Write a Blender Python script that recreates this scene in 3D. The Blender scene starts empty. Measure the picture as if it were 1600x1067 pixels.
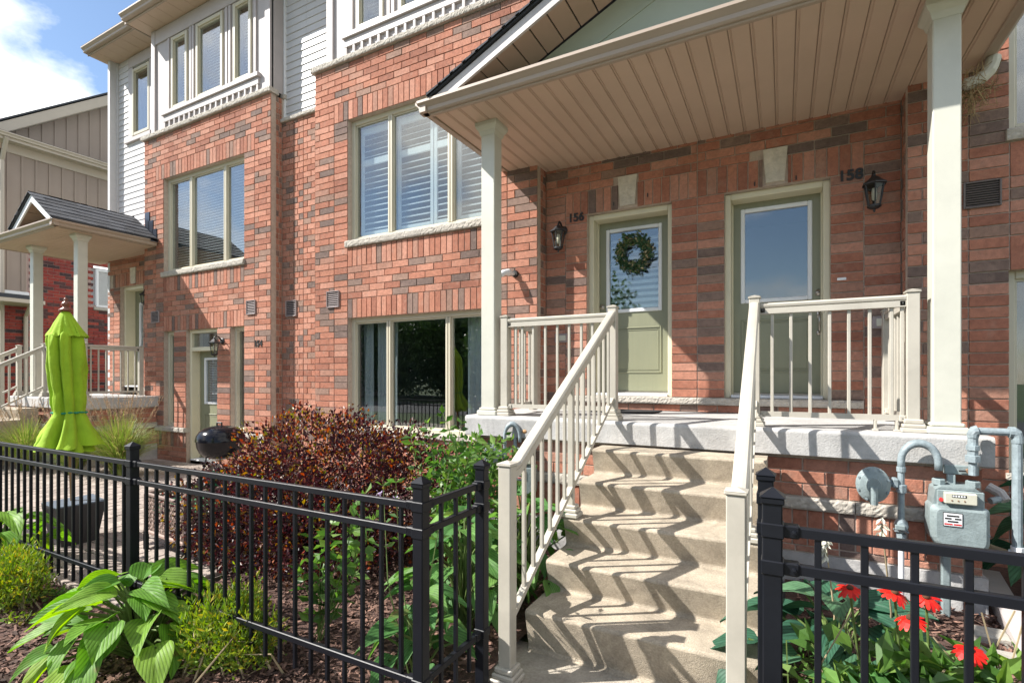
import bpy, math, random
import numpy as np
from mathutils import Vector, Matrix, Euler, noise
random.seed(7); rng = np.random.default_rng(7)
R = math.radians
S = bpy.context.scene
COL = S.collection

# ------------------------------------------------------------------ camera, sky, sun, exposure
TH = math.atan(425/800.0); CT, ST = math.cos(TH), math.sin(TH)
CAMZ = 1.5
cam = bpy.data.cameras.new('camera'); cam.lens = 18.0; cam.sensor_width = 36.0
cam.shift_y = 54.5/1600.0; cam.clip_start = 0.05; cam.clip_end = 600
co = bpy.data.objects.new('camera', cam); COL.objects.link(co)
co.location = (0, 0, CAMZ); co.rotation_euler = (R(90), 0, TH)
S.camera = co

SUNV = Vector((-1.55, -1.0, 1.66)).normalized()          # towards the sun
W = bpy.data.worlds.new('World'); S.world = W; W.use_nodes = True
nt = W.node_tree; nt.nodes.clear()
N = nt.nodes.new; L = nt.links.new
out = N('ShaderNodeOutputWorld'); bg = N('ShaderNodeBackground'); bg.inputs[1].default_value = 0.095
sky = N('ShaderNodeTexSky'); sky.sky_type = 'NISHITA'; sky.sun_disc = False
sky.sun_elevation = math.asin(SUNV.z); sky.sun_rotation = math.atan2(SUNV.x, SUNV.y)
sky.air_density = 1.0; sky.dust_density = 0.25; sky.ozone_density = 1.4
tc = N('ShaderNodeTexCoord'); mp = N('ShaderNodeMapping'); mp.inputs['Scale'].default_value = (1, 1, 1.7)
mp.inputs['Location'].default_value = (1.3, 0.4, 0.2)
no = N('ShaderNodeTexNoise'); no.inputs['Scale'].default_value = 2.1; no.inputs['Detail'].default_value = 9; no.inputs['Roughness'].default_value = 0.56
rp = N('ShaderNodeValToRGB'); rp.color_ramp.elements[0].position = 0.45; rp.color_ramp.elements[1].position = 0.585
n2 = N('ShaderNodeTexNoise'); n2.inputs['Scale'].default_value = 3.4; n2.inputs['Detail'].default_value = 6
rp2 = N('ShaderNodeValToRGB'); rp2.color_ramp.elements[0].position = 0.3; rp2.color_ramp.elements[1].position = 0.72
rp2.color_ramp.elements[0].color = (4.6, 4.7, 5.0, 1); rp2.color_ramp.elements[1].color = (13.0, 12.6, 11.9, 1)
mx = N('ShaderNodeMixRGB')
L(tc.outputs['Generated'], mp.inputs[0]); L(mp.outputs[0], no.inputs['Vector']); L(mp.outputs[0], n2.inputs['Vector'])
L(no.outputs[0], rp.inputs[0]); L(n2.outputs[0], rp2.inputs[0]); L(rp.outputs[0], mx.inputs[0])
L(sky.outputs[0], mx.inputs[1]); L(rp2.outputs[0], mx.inputs[2]); L(mx.outputs[0], bg.inputs[0]); L(bg.outputs[0], out.inputs[0])

sl = bpy.data.lights.new('sun', 'SUN'); sl.energy = 5.0; sl.angle = R(0.55); sl.color = (1.0, 0.96, 0.90)
so = bpy.data.objects.new('sun', sl); COL.objects.link(so); so.location = (-8, -6, 12)
so.rotation_euler = SUNV.to_track_quat('Z', 'Y').to_euler()
S.view_settings.view_transform = 'Standard'; S.view_settings.look = 'None'
S.view_settings.exposure = 1.05; S.view_settings.gamma = 1.0; S.view_settings.use_curve_mapping = False
S.render.engine = 'CYCLES'
S.cycles.max_bounces = 7; S.cycles.transparent_max_bounces = 12; S.cycles.use_denoising = True
S.cycles.sample_clamp_indirect = 6

# ------------------------------------------------------------------ pixel -> place helpers (used for measuring only)
def ray(x, y):
    u = (x-800)/800.0; v = (588-y)/800.0
    return (CT*u-ST, ST*u+CT, v)
def onY(x, y, Y): r = ray(x, y); t = Y/r[1]; return Vector((r[0]*t, Y, r[2]*t+CAMZ))
def onX(x, y, X): r = ray(x, y); t = X/r[0]; return Vector((X, r[1]*t, r[2]*t+CAMZ))
def onZ(x, y, Z): r = ray(x, y); t = (Z-CAMZ)/r[2]; return Vector((r[0]*t, r[1]*t, Z))
def proj(p):
    d = -ST*p[0]+CT*p[1]
    if d < 0.1: return None
    return (800+800*(CT*p[0]+ST*p[1])/d, 588-800*(p[2]-CAMZ)/d, d)

# ------------------------------------------------------------------ materials
def new_mat(name):
    m = bpy.data.materials.new(name); m.use_nodes = True
    t = m.node_tree; b = t.nodes['Principled BSDF']; return m, t, b
def lk(t, a, b): t.links.new(a, b)
def mat(name, col, rough=0.6, var=0.12, scale=6.0, bump=0.0, bscale=60.0, metal=0.0, spec=0.5, island=0.0, coat=0.0, stretch=None, stain=0.0, sscale=2.2):
    m, t, b = new_mat(name)
    b.inputs['Roughness'].default_value = rough; b.inputs['Metallic'].default_value = metal
    b.inputs['Specular IOR Level'].default_value = spec; b.inputs['Coat Weight'].default_value = coat
    g = t.nodes.new('ShaderNodeNewGeometry'); vec = g.outputs['Position']
    if stretch:
        mpn = t.nodes.new('ShaderNodeMapping'); mpn.inputs['Scale'].default_value = stretch; lk(t, vec, mpn.inputs[0]); vec = mpn.outputs[0]
    n = t.nodes.new('ShaderNodeTexNoise'); n.inputs['Scale'].default_value = scale; n.inputs['Detail'].default_value = 6; n.inputs['Roughness'].default_value = 0.62
    lk(t, vec, n.inputs['Vector'])
    mr = t.nodes.new('ShaderNodeMapRange'); mr.inputs[1].default_value = 0.25; mr.inputs[2].default_value = 0.75
    mr.inputs[3].default_value = 1-var; mr.inputs[4].default_value = 1+var; lk(t, n.outputs[0], mr.inputs[0])
    val = mr.outputs[0]
    if island:
        oi = t.nodes.new('ShaderNodeObjectInfo'); ad = t.nodes.new('ShaderNodeMath'); ad.operation = 'ADD'
        fr = t.nodes.new('ShaderNodeMath'); fr.operation = 'FRACT'
        lk(t, oi.outputs['Random'], ad.inputs[0]); lk(t, g.outputs['Random Per Island'], ad.inputs[1]); lk(t, ad.outputs[0], fr.inputs[0])
        m2 = t.nodes.new('ShaderNodeMapRange'); m2.inputs[3].default_value = 1-island; m2.inputs[4].default_value = 1+island; lk(t, fr.outputs[0], m2.inputs[0])
        mu = t.nodes.new('ShaderNodeMath'); mu.operation = 'MULTIPLY'; lk(t, val, mu.inputs[0]); lk(t, m2.outputs[0], mu.inputs[1]); val = mu.outputs[0]
    if stain:
        ns = t.nodes.new('ShaderNodeTexNoise'); ns.inputs['Scale'].default_value = sscale; ns.inputs['Detail'].default_value = 8; ns.inputs['Roughness'].default_value = 0.68; ns.inputs['Distortion'].default_value = 0.6
        lk(t, g.outputs['Position'], ns.inputs['Vector'])
        ms = t.nodes.new('ShaderNodeMapRange'); ms.inputs[1].default_value = 0.34; ms.inputs[2].default_value = 0.6; ms.inputs[3].default_value = 1-stain; ms.inputs[4].default_value = 1+stain*.25; lk(t, ns.outputs[0], ms.inputs[0])
        mu2 = t.nodes.new('ShaderNodeMath'); mu2.operation = 'MULTIPLY'; lk(t, val, mu2.inputs[0]); lk(t, ms.outputs[0], mu2.inputs[1]); val = mu2.outputs[0]
    mc = t.nodes.new('ShaderNodeVectorMath'); mc.operation = 'SCALE'; mc.inputs[0].default_value = col
    lk(t, val, mc.inputs['Scale']); lk(t, mc.outputs[0], b.inputs['Base Color'])
    if bump:
        n3 = t.nodes.new('ShaderNodeTexNoise'); n3.inputs['Scale'].default_value = bscale; n3.inputs['Detail'].default_value = 5
        lk(t, vec, n3.inputs['Vector'])
        bp = t.nodes.new('ShaderNodeBump'); bp.inputs['Strength'].default_value = bump; bp.inputs['Distance'].default_value = 0.01
        lk(t, n3.outputs[0], bp.inputs['Height']); lk(t, bp.outputs[0], b.inputs['Normal'])
    return m
def brick_mat(name, stops, bump=0.5):
    m, t, b = new_mat(name)
    b.inputs['Roughness'].default_value = 0.9; b.inputs['Specular IOR Level'].default_value = 0.2
    g = t.nodes.new('ShaderNodeNewGeometry'); oi = t.nodes.new('ShaderNodeObjectInfo')
    ad = t.nodes.new('ShaderNodeMath'); ad.operation = 'ADD'; fr = t.nodes.new('ShaderNodeMath'); fr.operation = 'FRACT'
    lk(t, oi.outputs['Random'], ad.inputs[0]); lk(t, g.outputs['Random Per Island'], ad.inputs[1]); lk(t, ad.outputs[0], fr.inputs[0])
    cr = t.nodes.new('ShaderNodeValToRGB'); cr.color_ramp.interpolation = 'CONSTANT'
    els = cr.color_ramp.elements
    while len(els) < len(stops): els.new(0.5)
    for e, (p, c) in zip(els, stops): e.position = p; e.color = (*c, 1)
    lk(t, fr.outputs[0], cr.inputs[0])
    n = t.nodes.new('ShaderNodeTexNoise'); n.inputs['Scale'].default_value = 34; n.inputs['Detail'].default_value = 7; n.inputs['Roughness'].default_value = 0.7
    lk(t, g.outputs['Position'], n.inputs['Vector'])
    mr = t.nodes.new('ShaderNodeMapRange'); mr.inputs[1].default_value = 0.3; mr.inputs[2].default_value = 0.7; mr.inputs[3].default_value = 0.72; mr.inputs[4].default_value = 1.24
    lk(t, n.outputs[0], mr.inputs[0])
    big = t.nodes.new('ShaderNodeTexNoise'); big.inputs['Scale'].default_value = 1.3; big.inputs['Detail'].default_value = 4; lk(t, g.outputs['Position'], big.inputs['Vector'])
    mb = t.nodes.new('ShaderNodeMapRange'); mb.inputs[1].default_value = 0.3; mb.inputs[2].default_value = 0.7; mb.inputs[3].default_value = 0.86; mb.inputs[4].default_value = 1.12; lk(t, big.outputs[0], mb.inputs[0])
    mu = t.nodes.new('ShaderNodeMath'); mu.operation = 'MULTIPLY'; lk(t, mr.outputs[0], mu.inputs[0]); lk(t, mb.outputs[0], mu.inputs[1])
    sc = t.nodes.new('ShaderNodeVectorMath'); sc.operation = 'SCALE'
    lk(t, cr.outputs[0], sc.inputs[0]); lk(t, mu.outputs[0], sc.inputs['Scale'])
    # pale lime bloom in patches
    ef = t.nodes.new('ShaderNodeTexNoise'); ef.inputs['Scale'].default_value = 11; ef.inputs['Detail'].default_value = 5; lk(t, g.outputs['Position'], ef.inputs['Vector'])
    er = t.nodes.new('ShaderNodeMapRange'); er.inputs[1].default_value = 0.56; er.inputs[2].default_value = 0.8; er.inputs[4].default_value = 0.35; lk(t, ef.outputs[0], er.inputs[0])
    mxn = t.nodes.new('ShaderNodeMixRGB'); mxn.inputs[2].default_value = (0.42, 0.30, 0.24, 1); lk(t, er.outputs[0], mxn.inputs[0]); lk(t, sc.outputs[0], mxn.inputs[1])
    lk(t, mxn.outputs[0], b.inputs['Base Color'])
    n3 = t.nodes.new('ShaderNodeTexNoise'); n3.inputs['Scale'].default_value = 95; n3.inputs['Detail'].default_value = 6; lk(t, g.outputs['Position'], n3.inputs['Vector'])
    bp = t.nodes.new('ShaderNodeBump'); bp.inputs['Strength'].default_value = bump; bp.inputs['Distance'].default_value = 0.006
    lk(t, n3.outputs[0], bp.inputs['Height']); lk(t, bp.outputs[0], b.inputs['Normal'])
    return m
def leaf_mat(name, stops, rough=0.5, trans=0.35, spec=0.4, vein=0.0):
    m, t, b = new_mat(name)
    b.inputs['Roughness'].default_value = rough; b.inputs['Specular IOR Level'].default_value = spec
    g = t.nodes.new('ShaderNodeNewGeometry'); oi = t.nodes.new('ShaderNodeObjectInfo')
    ad = t.nodes.new('ShaderNodeMath'); ad.operation = 'ADD'; fr = t.nodes.new('ShaderNodeMath'); fr.operation = 'FRACT'
    lk(t, oi.outputs['Random'], ad.inputs[0]); lk(t, g.outputs['Random Per Island'], ad.inputs[1]); lk(t, ad.outputs[0], fr.inputs[0])
    cr = t.nodes.new('ShaderNodeValToRGB'); els = cr.color_ramp.elements
    while len(els) < len(stops): els.new(0.5)
    for e, (p, c) in zip(els, stops): e.position = p; e.color = (*c, 1)
    lk(t, fr.outputs[0], cr.inputs[0])
    n = t.nodes.new('ShaderNodeTexNoise'); n.inputs['Scale'].default_value = 16; n.inputs['Detail'].default_value = 4; lk(t, g.outputs['Position'], n.inputs['Vector'])
    mr = t.nodes.new('ShaderNodeMapRange'); mr.inputs[1].default_value = 0.3; mr.inputs[2].default_value = 0.7; mr.inputs[3].default_value = 0.8; mr.inputs[4].default_value = 1.2; lk(t, n.outputs[0], mr.inputs[0])
    sc = t.nodes.new('ShaderNodeVectorMath'); sc.operation = 'SCALE'; lk(t, cr.outputs[0], sc.inputs[0]); lk(t, mr.outputs[0], sc.inputs['Scale'])
    lk(t, sc.outputs[0], b.inputs['Base Color'])
    colout = sc.outputs[0]
    if vein:
        tcn = t.nodes.new('ShaderNodeTexCoord'); sx = t.nodes.new('ShaderNodeSeparateXYZ'); lk(t, tcn.outputs['Object'], sx.inputs[0])
        ab = t.nodes.new('ShaderNodeMath'); ab.operation = 'ABSOLUTE'; lk(t, sx.outputs['Y'], ab.inputs[0])
        ax_ = t.nodes.new('ShaderNodeMath'); ax_.operation = 'MULTIPLY_ADD'; ax_.inputs[1].default_value = -.16; lk(t, sx.outputs['X'], ax_.inputs[0]); lk(t, ab.outputs[0], ax_.inputs[2])
        ml = t.nodes.new('ShaderNodeMath'); ml.operation = 'MULTIPLY'; ml.inputs[1].default_value = 105; lk(t, ax_.outputs[0], ml.inputs[0])
        sn = t.nodes.new('ShaderNodeMath'); sn.operation = 'SINE'; lk(t, ml.outputs[0], sn.inputs[0])
        mv = t.nodes.new('ShaderNodeMapRange'); mv.inputs[1].default_value = -1; mv.inputs[2].default_value = .2; mv.inputs[3].default_value = 1-vein; mv.inputs[4].default_value = 1.06; lk(t, sn.outputs[0], mv.inputs[0])
        sv = t.nodes.new('ShaderNodeVectorMath'); sv.operation = 'SCALE'; lk(t, colout, sv.inputs[0]); lk(t, mv.outputs[0], sv.inputs['Scale']); colout = sv.outputs[0]
        ed = t.nodes.new('ShaderNodeTexNoise'); ed.inputs['Scale'].default_value = 7; ed.inputs['Detail'].default_value = 5; lk(t, g.outputs['Position'], ed.inputs['Vector'])
        em = t.nodes.new('ShaderNodeMapRange'); em.inputs[1].default_value = .66; em.inputs[2].default_value = .76; em.inputs[4].default_value = .8; lk(t, ed.outputs[0], em.inputs[0])
        bm = t.nodes.new('ShaderNodeMixRGB'); bm.inputs[2].default_value = (.24, .17, .06, 1); lk(t, em.outputs[0], bm.inputs[0]); lk(t, colout, bm.inputs[1]); colout = bm.outputs[0]
        lk(t, colout, b.inputs['Base Color'])
        vb = t.nodes.new('ShaderNodeBump'); vb.inputs['Strength'].default_value = .5; vb.inputs['Distance'].default_value = .004; lk(t, mv.outputs[0], vb.inputs['Height']); lk(t, vb.outputs[0], b.inputs['Normal'])
    tr = t.nodes.new('ShaderNodeBsdfTranslucent')
    hs = t.nodes.new('ShaderNodeHueSaturation'); hs.inputs['Saturation'].default_value = 1.15; hs.inputs['Value'].default_value = 1.5; lk(t, colout, hs.inputs['Color']); lk(t, hs.outputs[0], tr.inputs[0])
    ms = t.nodes.new('ShaderNodeMixShader'); ms.inputs[0].default_value = trans
    lk(t, b.outputs[0], ms.inputs[1]); lk(t, tr.outputs[0], ms.inputs[2]); lk(t, ms.outputs[0], t.nodes['Material Output'].inputs[0])
    return m
def glass_mat(name, ior=1.7, tint=(0.86, 0.9, 0.9), rough=0.0, wob=0.004):
    m = bpy.data.materials.new(name); m.use_nodes = True; t = m.node_tree; t.nodes.clear()
    o = t.nodes.new('ShaderNodeOutputMaterial'); tr = t.nodes.new('ShaderNodeBsdfTransparent'); tr.inputs[0].default_value = (*tint, 1)
    gl = t.nodes.new('ShaderNodeBsdfGlossy'); gl.inputs['Roughness'].default_value = rough
    lw = t.nodes.new('ShaderNodeLayerWeight'); lw.inputs[0].default_value = 0.5
    pw = t.nodes.new('ShaderNodeMath'); pw.operation = 'POWER'; pw.inputs[1].default_value = 3.0; lk(t, lw.outputs['Facing'], pw.inputs[0])
    fr = t.nodes.new('ShaderNodeMapRange'); fr.inputs[3].default_value = ((ior-1)/(ior+1))**2; fr.inputs[4].default_value = 1.0; lk(t, pw.outputs[0], fr.inputs[0])
    g = t.nodes.new('ShaderNodeNewGeometry'); n = t.nodes.new('ShaderNodeTexNoise'); n.inputs['Scale'].default_value = 2.0; n.inputs['Detail'].default_value = 1
    lk(t, g.outputs['Position'], n.inputs['Vector'])
    bp = t.nodes.new('ShaderNodeBump'); bp.inputs['Strength'].default_value = 0.25; bp.inputs['Distance'].default_value = wob
    lk(t, n.outputs[0], bp.inputs['Height']); lk(t, bp.outputs[0], gl.inputs['Normal'])
    mxs = t.nodes.new('ShaderNodeMixShader'); lk(t, fr.outputs[0], mxs.inputs[0]); lk(t, tr.outputs[0], mxs.inputs[1]); lk(t, gl.outputs[0], mxs.inputs[2]); lk(t, mxs.outputs[0], o.inputs[0])
    return m

RED = [(0.0, (0.375, 0.160, 0.106)), (0.14, (0.42, 0.196, 0.134)), (0.30, (0.335, 0.140, 0.092)), (0.44, (0.43, 0.212, 0.150)), (0.57, (0.29, 0.122, 0.082)), (0.66, (0.34, 0.178, 0.128)),
       (0.75, (0.39, 0.172, 0.113)), (0.82, (0.21, 0.142, 0.115)), (0.90, (0.16, 0.112, 0.095)), (0.955, (0.27, 0.168, 0.128))]
M = {}
M['brick'] = brick_mat('brick_blend', RED)
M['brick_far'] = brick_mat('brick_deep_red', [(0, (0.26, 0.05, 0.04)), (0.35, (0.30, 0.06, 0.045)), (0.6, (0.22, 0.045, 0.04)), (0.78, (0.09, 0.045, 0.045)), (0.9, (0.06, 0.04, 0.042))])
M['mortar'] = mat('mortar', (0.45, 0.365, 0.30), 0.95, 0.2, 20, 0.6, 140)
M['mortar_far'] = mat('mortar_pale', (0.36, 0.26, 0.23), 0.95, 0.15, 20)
M['stone'] = mat('rock_faced_limestone', (0.41, 0.375, 0.325), 0.9, 0.22, 18, 0.8, 50)
M['keystone'] = mat('keystone_limestone', (0.55, 0.50, 0.42), 0.9, 0.2, 14, 0.9, 35)
M['concrete'] = mat('slab_concrete', (0.43, 0.42, 0.405), 0.88, 0.13, 30, 0.35, 90, stain=.24, sscale=3.2)
M['steps'] = mat('exposed_sand_concrete', (0.42, 0.355, 0.27), 0.9, 0.26, 90, 0.7, 220, stain=.34, sscale=5.5)
M['walk'] = mat('walk_concrete', (0.40, 0.355, 0.29), 0.9, 0.22, 60, 0.5, 200, stain=.28, sscale=3)
M['foundation'] = mat('parged_foundation', (0.44, 0.43, 0.42), 0.9, 0.18, 9, 0.4, 60, stain=.25)
M['vinyl'] = mat('taupe_aluminium', (0.36, 0.285, 0.225), 0.42, 0.05, 3)
M['soffit'] = mat('soffit_taupe', (0.52, 0.39, 0.30), 0.5, 0.06, 2.5)
M['soffit_groove'] = mat('soffit_groove_taupe', (0.30, 0.225, 0.18), 0.6, 0.05, 3)
M['trim'] = mat('mauve_grey_trim_board', (0.43, 0.39, 0.38), 0.55, 0.05, 3, stain=.06)
M['siding'] = mat('pale_grey_siding', (0.53, 0.52, 0.52), 0.5, 0.05, 4, 0.1, 30, stretch=(0.3, 1, 4))
M['cream'] = mat('cream_window_frame', (0.52, 0.48, 0.37), 0.4, 0.04, 3)
M['door_frame'] = mat('cream_door_frame', (0.64, 0.59, 0.43), 0.45, 0.06, 4)
M['door'] = mat('sage_green_door', (0.225, 0.23, 0.15), 0.42, 0.06, 3, 0.05, 30, stretch=(6, 6, 0.7))
M['white'] = mat('white_vinyl', (0.74, 0.75, 0.76), 0.4, 0.04, 4)
M['rail'] = mat('beige_coated_railing', (0.435, 0.405, 0.345), 0.4, 0.05, 5, 0.05, 30, stain=.09, sscale=5)
M['column'] = mat('cream_column_wrap', (0.52, 0.515, 0.445), 0.42, 0.05, 2, 0.04, 25, stain=.07, sscale=3)
M['gable'] = mat('pale_green_gable_board', (0.40, 0.465, 0.40), 0.6, 0.05, 3)
M['shingle'] = mat('charcoal_shingle', (0.052, 0.056, 0.066), 0.95, 0.3, 70, 0.5, 160, island=0.35)
M['black'] = mat('black_powder_coat', (0.0075, 0.0085, 0.012), 0.4, 0.2, 10, 0.06, 40, spec=0.22)
M['blackmetal'] = mat('black_cast_metal', (0.02, 0.02, 0.021), 0.45, 0.2, 10)
M['graphic'] = mat('black_number_paint', (0.012, 0.012, 0.012), 0.5, 0.05, 5)
M['grey_metal'] = mat('grey_green_meter_paint', (0.215, 0.262, 0.265), 0.5, 0.15, 14, 0.25, 70, stain=.22, sscale=9)
M['pipe'] = mat('grey_pipe_paint', (0.235, 0.285, 0.305), 0.5, 0.15, 22, 0.25, 70, stain=.28, sscale=14)
M['nickel'] = mat('brushed_nickel', (0.40, 0.37, 0.33), 0.3, 0.05, 8, metal=0.9)
M['rust'] = mat('rusty_steel', (0.22, 0.13, 0.08), 0.8, 0.3, 30)
M['vent'] = mat('brown_vent_plastic', (0.14, 0.115, 0.105), 0.5, 0.1, 8)
M['ventgrey'] = mat('grey_vent_plastic', (0.27, 0.225, 0.22), 0.5, 0.1, 8)
M['dark'] = mat('dark_recess', (0.02, 0.02, 0.02), 0.9, 0.1, 5)
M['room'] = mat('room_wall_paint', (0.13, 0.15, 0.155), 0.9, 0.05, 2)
M['blind'] = mat('white_blind', (0.78, 0.81, 0.83), 0.5, 0.04, 3)
M['curtain'] = mat('grey_curtain', (0.62, 0.65, 0.67), 0.9, 0.08, 6, stretch=(10, 10, 0.3))
M['glass'] = glass_mat('window_glass', 2.25)
M['lampglass'] = glass_mat('lamp_glass', 1.5, (0.8, 0.8, 0.75), 0.08)
M['bulb'] = mat('white_bulb', (0.72, 0.70, 0.62), 0.4, 0.02, 5)
M['mulch'] = mat('bark_mulch', (0.085, 0.045, 0.034), 0.95, 0.6, 45, 1.0, 120)
M['chip'] = mat('bark_chip', (0.135, 0.075, 0.055), 0.9, 0.3, 40, island=0.75)
M['paver'] = mat('tumbled_paver', (0.30, 0.25, 0.215), 0.95, 0.22, 28, 0.5, 110, island=0.22)
M['pavjoint'] = mat('paver_joint_sand', (0.15, 0.125, 0.105), 0.95, 0.2, 60)
M['lawn'] = mat('lawn', (0.055, 0.085, 0.025), 0.95, 0.35, 9, 0.6, 80)
M['asphalt'] = mat('asphalt', (0.055, 0.055, 0.057), 0.9, 0.2, 40)
M['umbrella'] = mat('lime_canvas', (0.27, 0.44, 0.012), 0.85, 0.12, 4, 0.5, 26, stain=.12, sscale=4)
M['cord'] = mat('teal_cord', (0.0, 0.22, 0.13), 0.6, 0.1, 8)
M['wood'] = mat('varnished_pole_wood', (0.36, 0.20, 0.085), 0.5, 0.2, 12, stretch=(8, 8, 0.6))
M['finial'] = mat('mahogany_finial', (0.17, 0.055, 0.03), 0.35, 0.1, 8)
M['planter'] = mat('charcoal_planter_resin', (0.035, 0.034, 0.037), 0.5, 0.2, 9, 0.2, 50)
M['planter_top'] = mat('bluestone_planter_top', (0.12, 0.15, 0.19), 0.35, 0.2, 9)
M['enamel'] = mat('black_enamel', (0.006, 0.006, 0.009), 0.16, 0.1, 5, spec=0.3)
M['wicker'] = mat('brown_wicker', (0.24, 0.165, 0.135), 0.65, 0.25, 30, island=0.3)
M['cushion'] = mat('green_cushion', (0.03, 0.15, 0.06), 0.9, 0.1, 9)
M['batten'] = mat('taupe_batten_board', (0.30, 0.24, 0.20), 0.7, 0.06, 2)
M['fascia'] = mat('beige_fascia', (0.46, 0.40, 0.33), 0.5, 0.05, 3)
M['edging'] = mat('weathered_edging_board', (0.47, 0.42, 0.40), 0.8, 0.1, 12, 0.3, 60, stretch=(1, 12, 12))
M['nest'] = mat('dry_straw', (0.25, 0.18, 0.09), 0.95, 0.2, 30, island=0.5)
M['mat'] = mat('black_rubber_mat', (0.02, 0.02, 0.022), 0.9, 0.2, 60)
M['label_white'] = mat('label_white', (0.72, 0.73, 0.74), 0.4, 0.05, 9)
M['label_red'] = mat('label_red', (0.50, 0.04, 0.04), 0.4, 0.05, 9)
M['index'] = mat('meter_index_plate', (0.50, 0.49, 0.40), 0.35, 0.06, 9)
M['camera_white'] = mat('camera_housing', (0.70, 0.70, 0.70), 0.35, 0.03, 9)
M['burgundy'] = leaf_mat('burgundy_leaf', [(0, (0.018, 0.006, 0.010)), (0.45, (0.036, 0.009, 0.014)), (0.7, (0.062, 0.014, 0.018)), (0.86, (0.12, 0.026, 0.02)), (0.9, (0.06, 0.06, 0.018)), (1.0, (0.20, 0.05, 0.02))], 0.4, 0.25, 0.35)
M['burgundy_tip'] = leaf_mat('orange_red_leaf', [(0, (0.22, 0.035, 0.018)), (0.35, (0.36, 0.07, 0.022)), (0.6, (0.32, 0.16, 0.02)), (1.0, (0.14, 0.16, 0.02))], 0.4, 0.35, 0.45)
M['green'] = leaf_mat('shrub_leaf', [(0, (0.035, 0.085, 0.018)), (0.5, (0.06, 0.135, 0.025)), (1, (0.12, 0.20, 0.035))], 0.42, 0.3)
M['young'] = leaf_mat('young_shrub_leaf', [(0, (0.055, 0.13, 0.03)), (0.6, (0.10, 0.20, 0.04)), (1, (0.17, 0.27, 0.06))], 0.4, 0.4)
M['hosta'] = leaf_mat('hosta_leaf', [(0, (0.10, 0.24, 0.035)), (0.5, (0.16, 0.32, 0.045)), (1, (0.26, 0.40, 0.05))], 0.5, 0.4, 0.25, vein=.30)
M['hosta_mid'] = leaf_mat('hosta_leaf_mid', [(0, (0.06, 0.16, 0.045)), (0.5, (0.08, 0.20, 0.055)), (1, (0.16, 0.30, 0.07))], 0.5, 0.35, 0.25, vein=.30)
M['hosta_blue'] = leaf_mat('hosta_leaf_blue', [(0, (0.032, 0.10, 0.06)), (0.6, (0.05, 0.135, 0.075)), (1, (0.10, 0.20, 0.10))], 0.5, 0.25, 0.25, vein=.30)
M['yew'] = leaf_mat('golden_evergreen_leaf', [(0, (0.09, 0.16, 0.022)), (0.45, (0.17, 0.27, 0.035)), (0.82, (0.30, 0.36, 0.045)), (1, (0.42, 0.31, 0.04))], 0.55, 0.3)
M['grass'] = leaf_mat('fountain_grass_blade', [(0, (0.13, 0.22, 0.04)), (0.55, (0.21, 0.29, 0.06)), (0.85, (0.33, 0.32, 0.11)), (1, (0.38, 0.28, 0.16))], 0.5, 0.35)
M['seed'] = leaf_mat('grass_seed_head', [(0, (0.30, 0.20, 0.13)), (1, (0.42, 0.30, 0.20))], 0.8, 0.3)
M['petal'] = leaf_mat('red_petal', [(0, (0.50, 0.006, 0.006)), (1, (0.68, 0.02, 0.008))], 0.5, 0.3)
M['cone'] = mat('flower_cone', (0.075, 0.03, 0.012), 0.9, 0.3, 60)
M['stem'] = mat('plant_stem', (0.10, 0.15, 0.035), 0.7, 0.2, 20)
M['drystem'] = mat('dry_stem', (0.32, 0.25, 0.15), 0.9, 0.25, 30, island=0.3)
M['twig'] = mat('brown_twig', (0.085, 0.05, 0.035), 0.9, 0.2, 30)
M['bark'] = mat('bark', (0.10, 0.075, 0.055), 0.95, 0.3, 14, 0.8, 30)
M['treeleaf'] = leaf_mat('tree_leaf', [(0, (0.035, 0.075, 0.02)), (0.6, (0.065, 0.13, 0.032)), (1, (0.11, 0.18, 0.05))], 0.5, 0.3)
M['lilac'] = leaf_mat('lilac_petal', [(0, (0.40, 0.30, 0.50)), (1, (0.50, 0.40, 0.58))], 0.6, 0.3)
M['wreath'] = leaf_mat('wreath_leaf', [(0, (0.02, 0.065, 0.03)), (0.55, (0.045, 0.11, 0.045)), (0.78, (0.11, 0.15, 0.04)), (0.9, (0.38, 0.30, 0.16)), (1, (0.50, 0.42, 0.27))], 0.45, 0.1)
M['stoneslab'] = mat('old_concrete_block', (0.33, 0.31, 0.27), 0.95, 0.25, 14, 0.6, 60)

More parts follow.
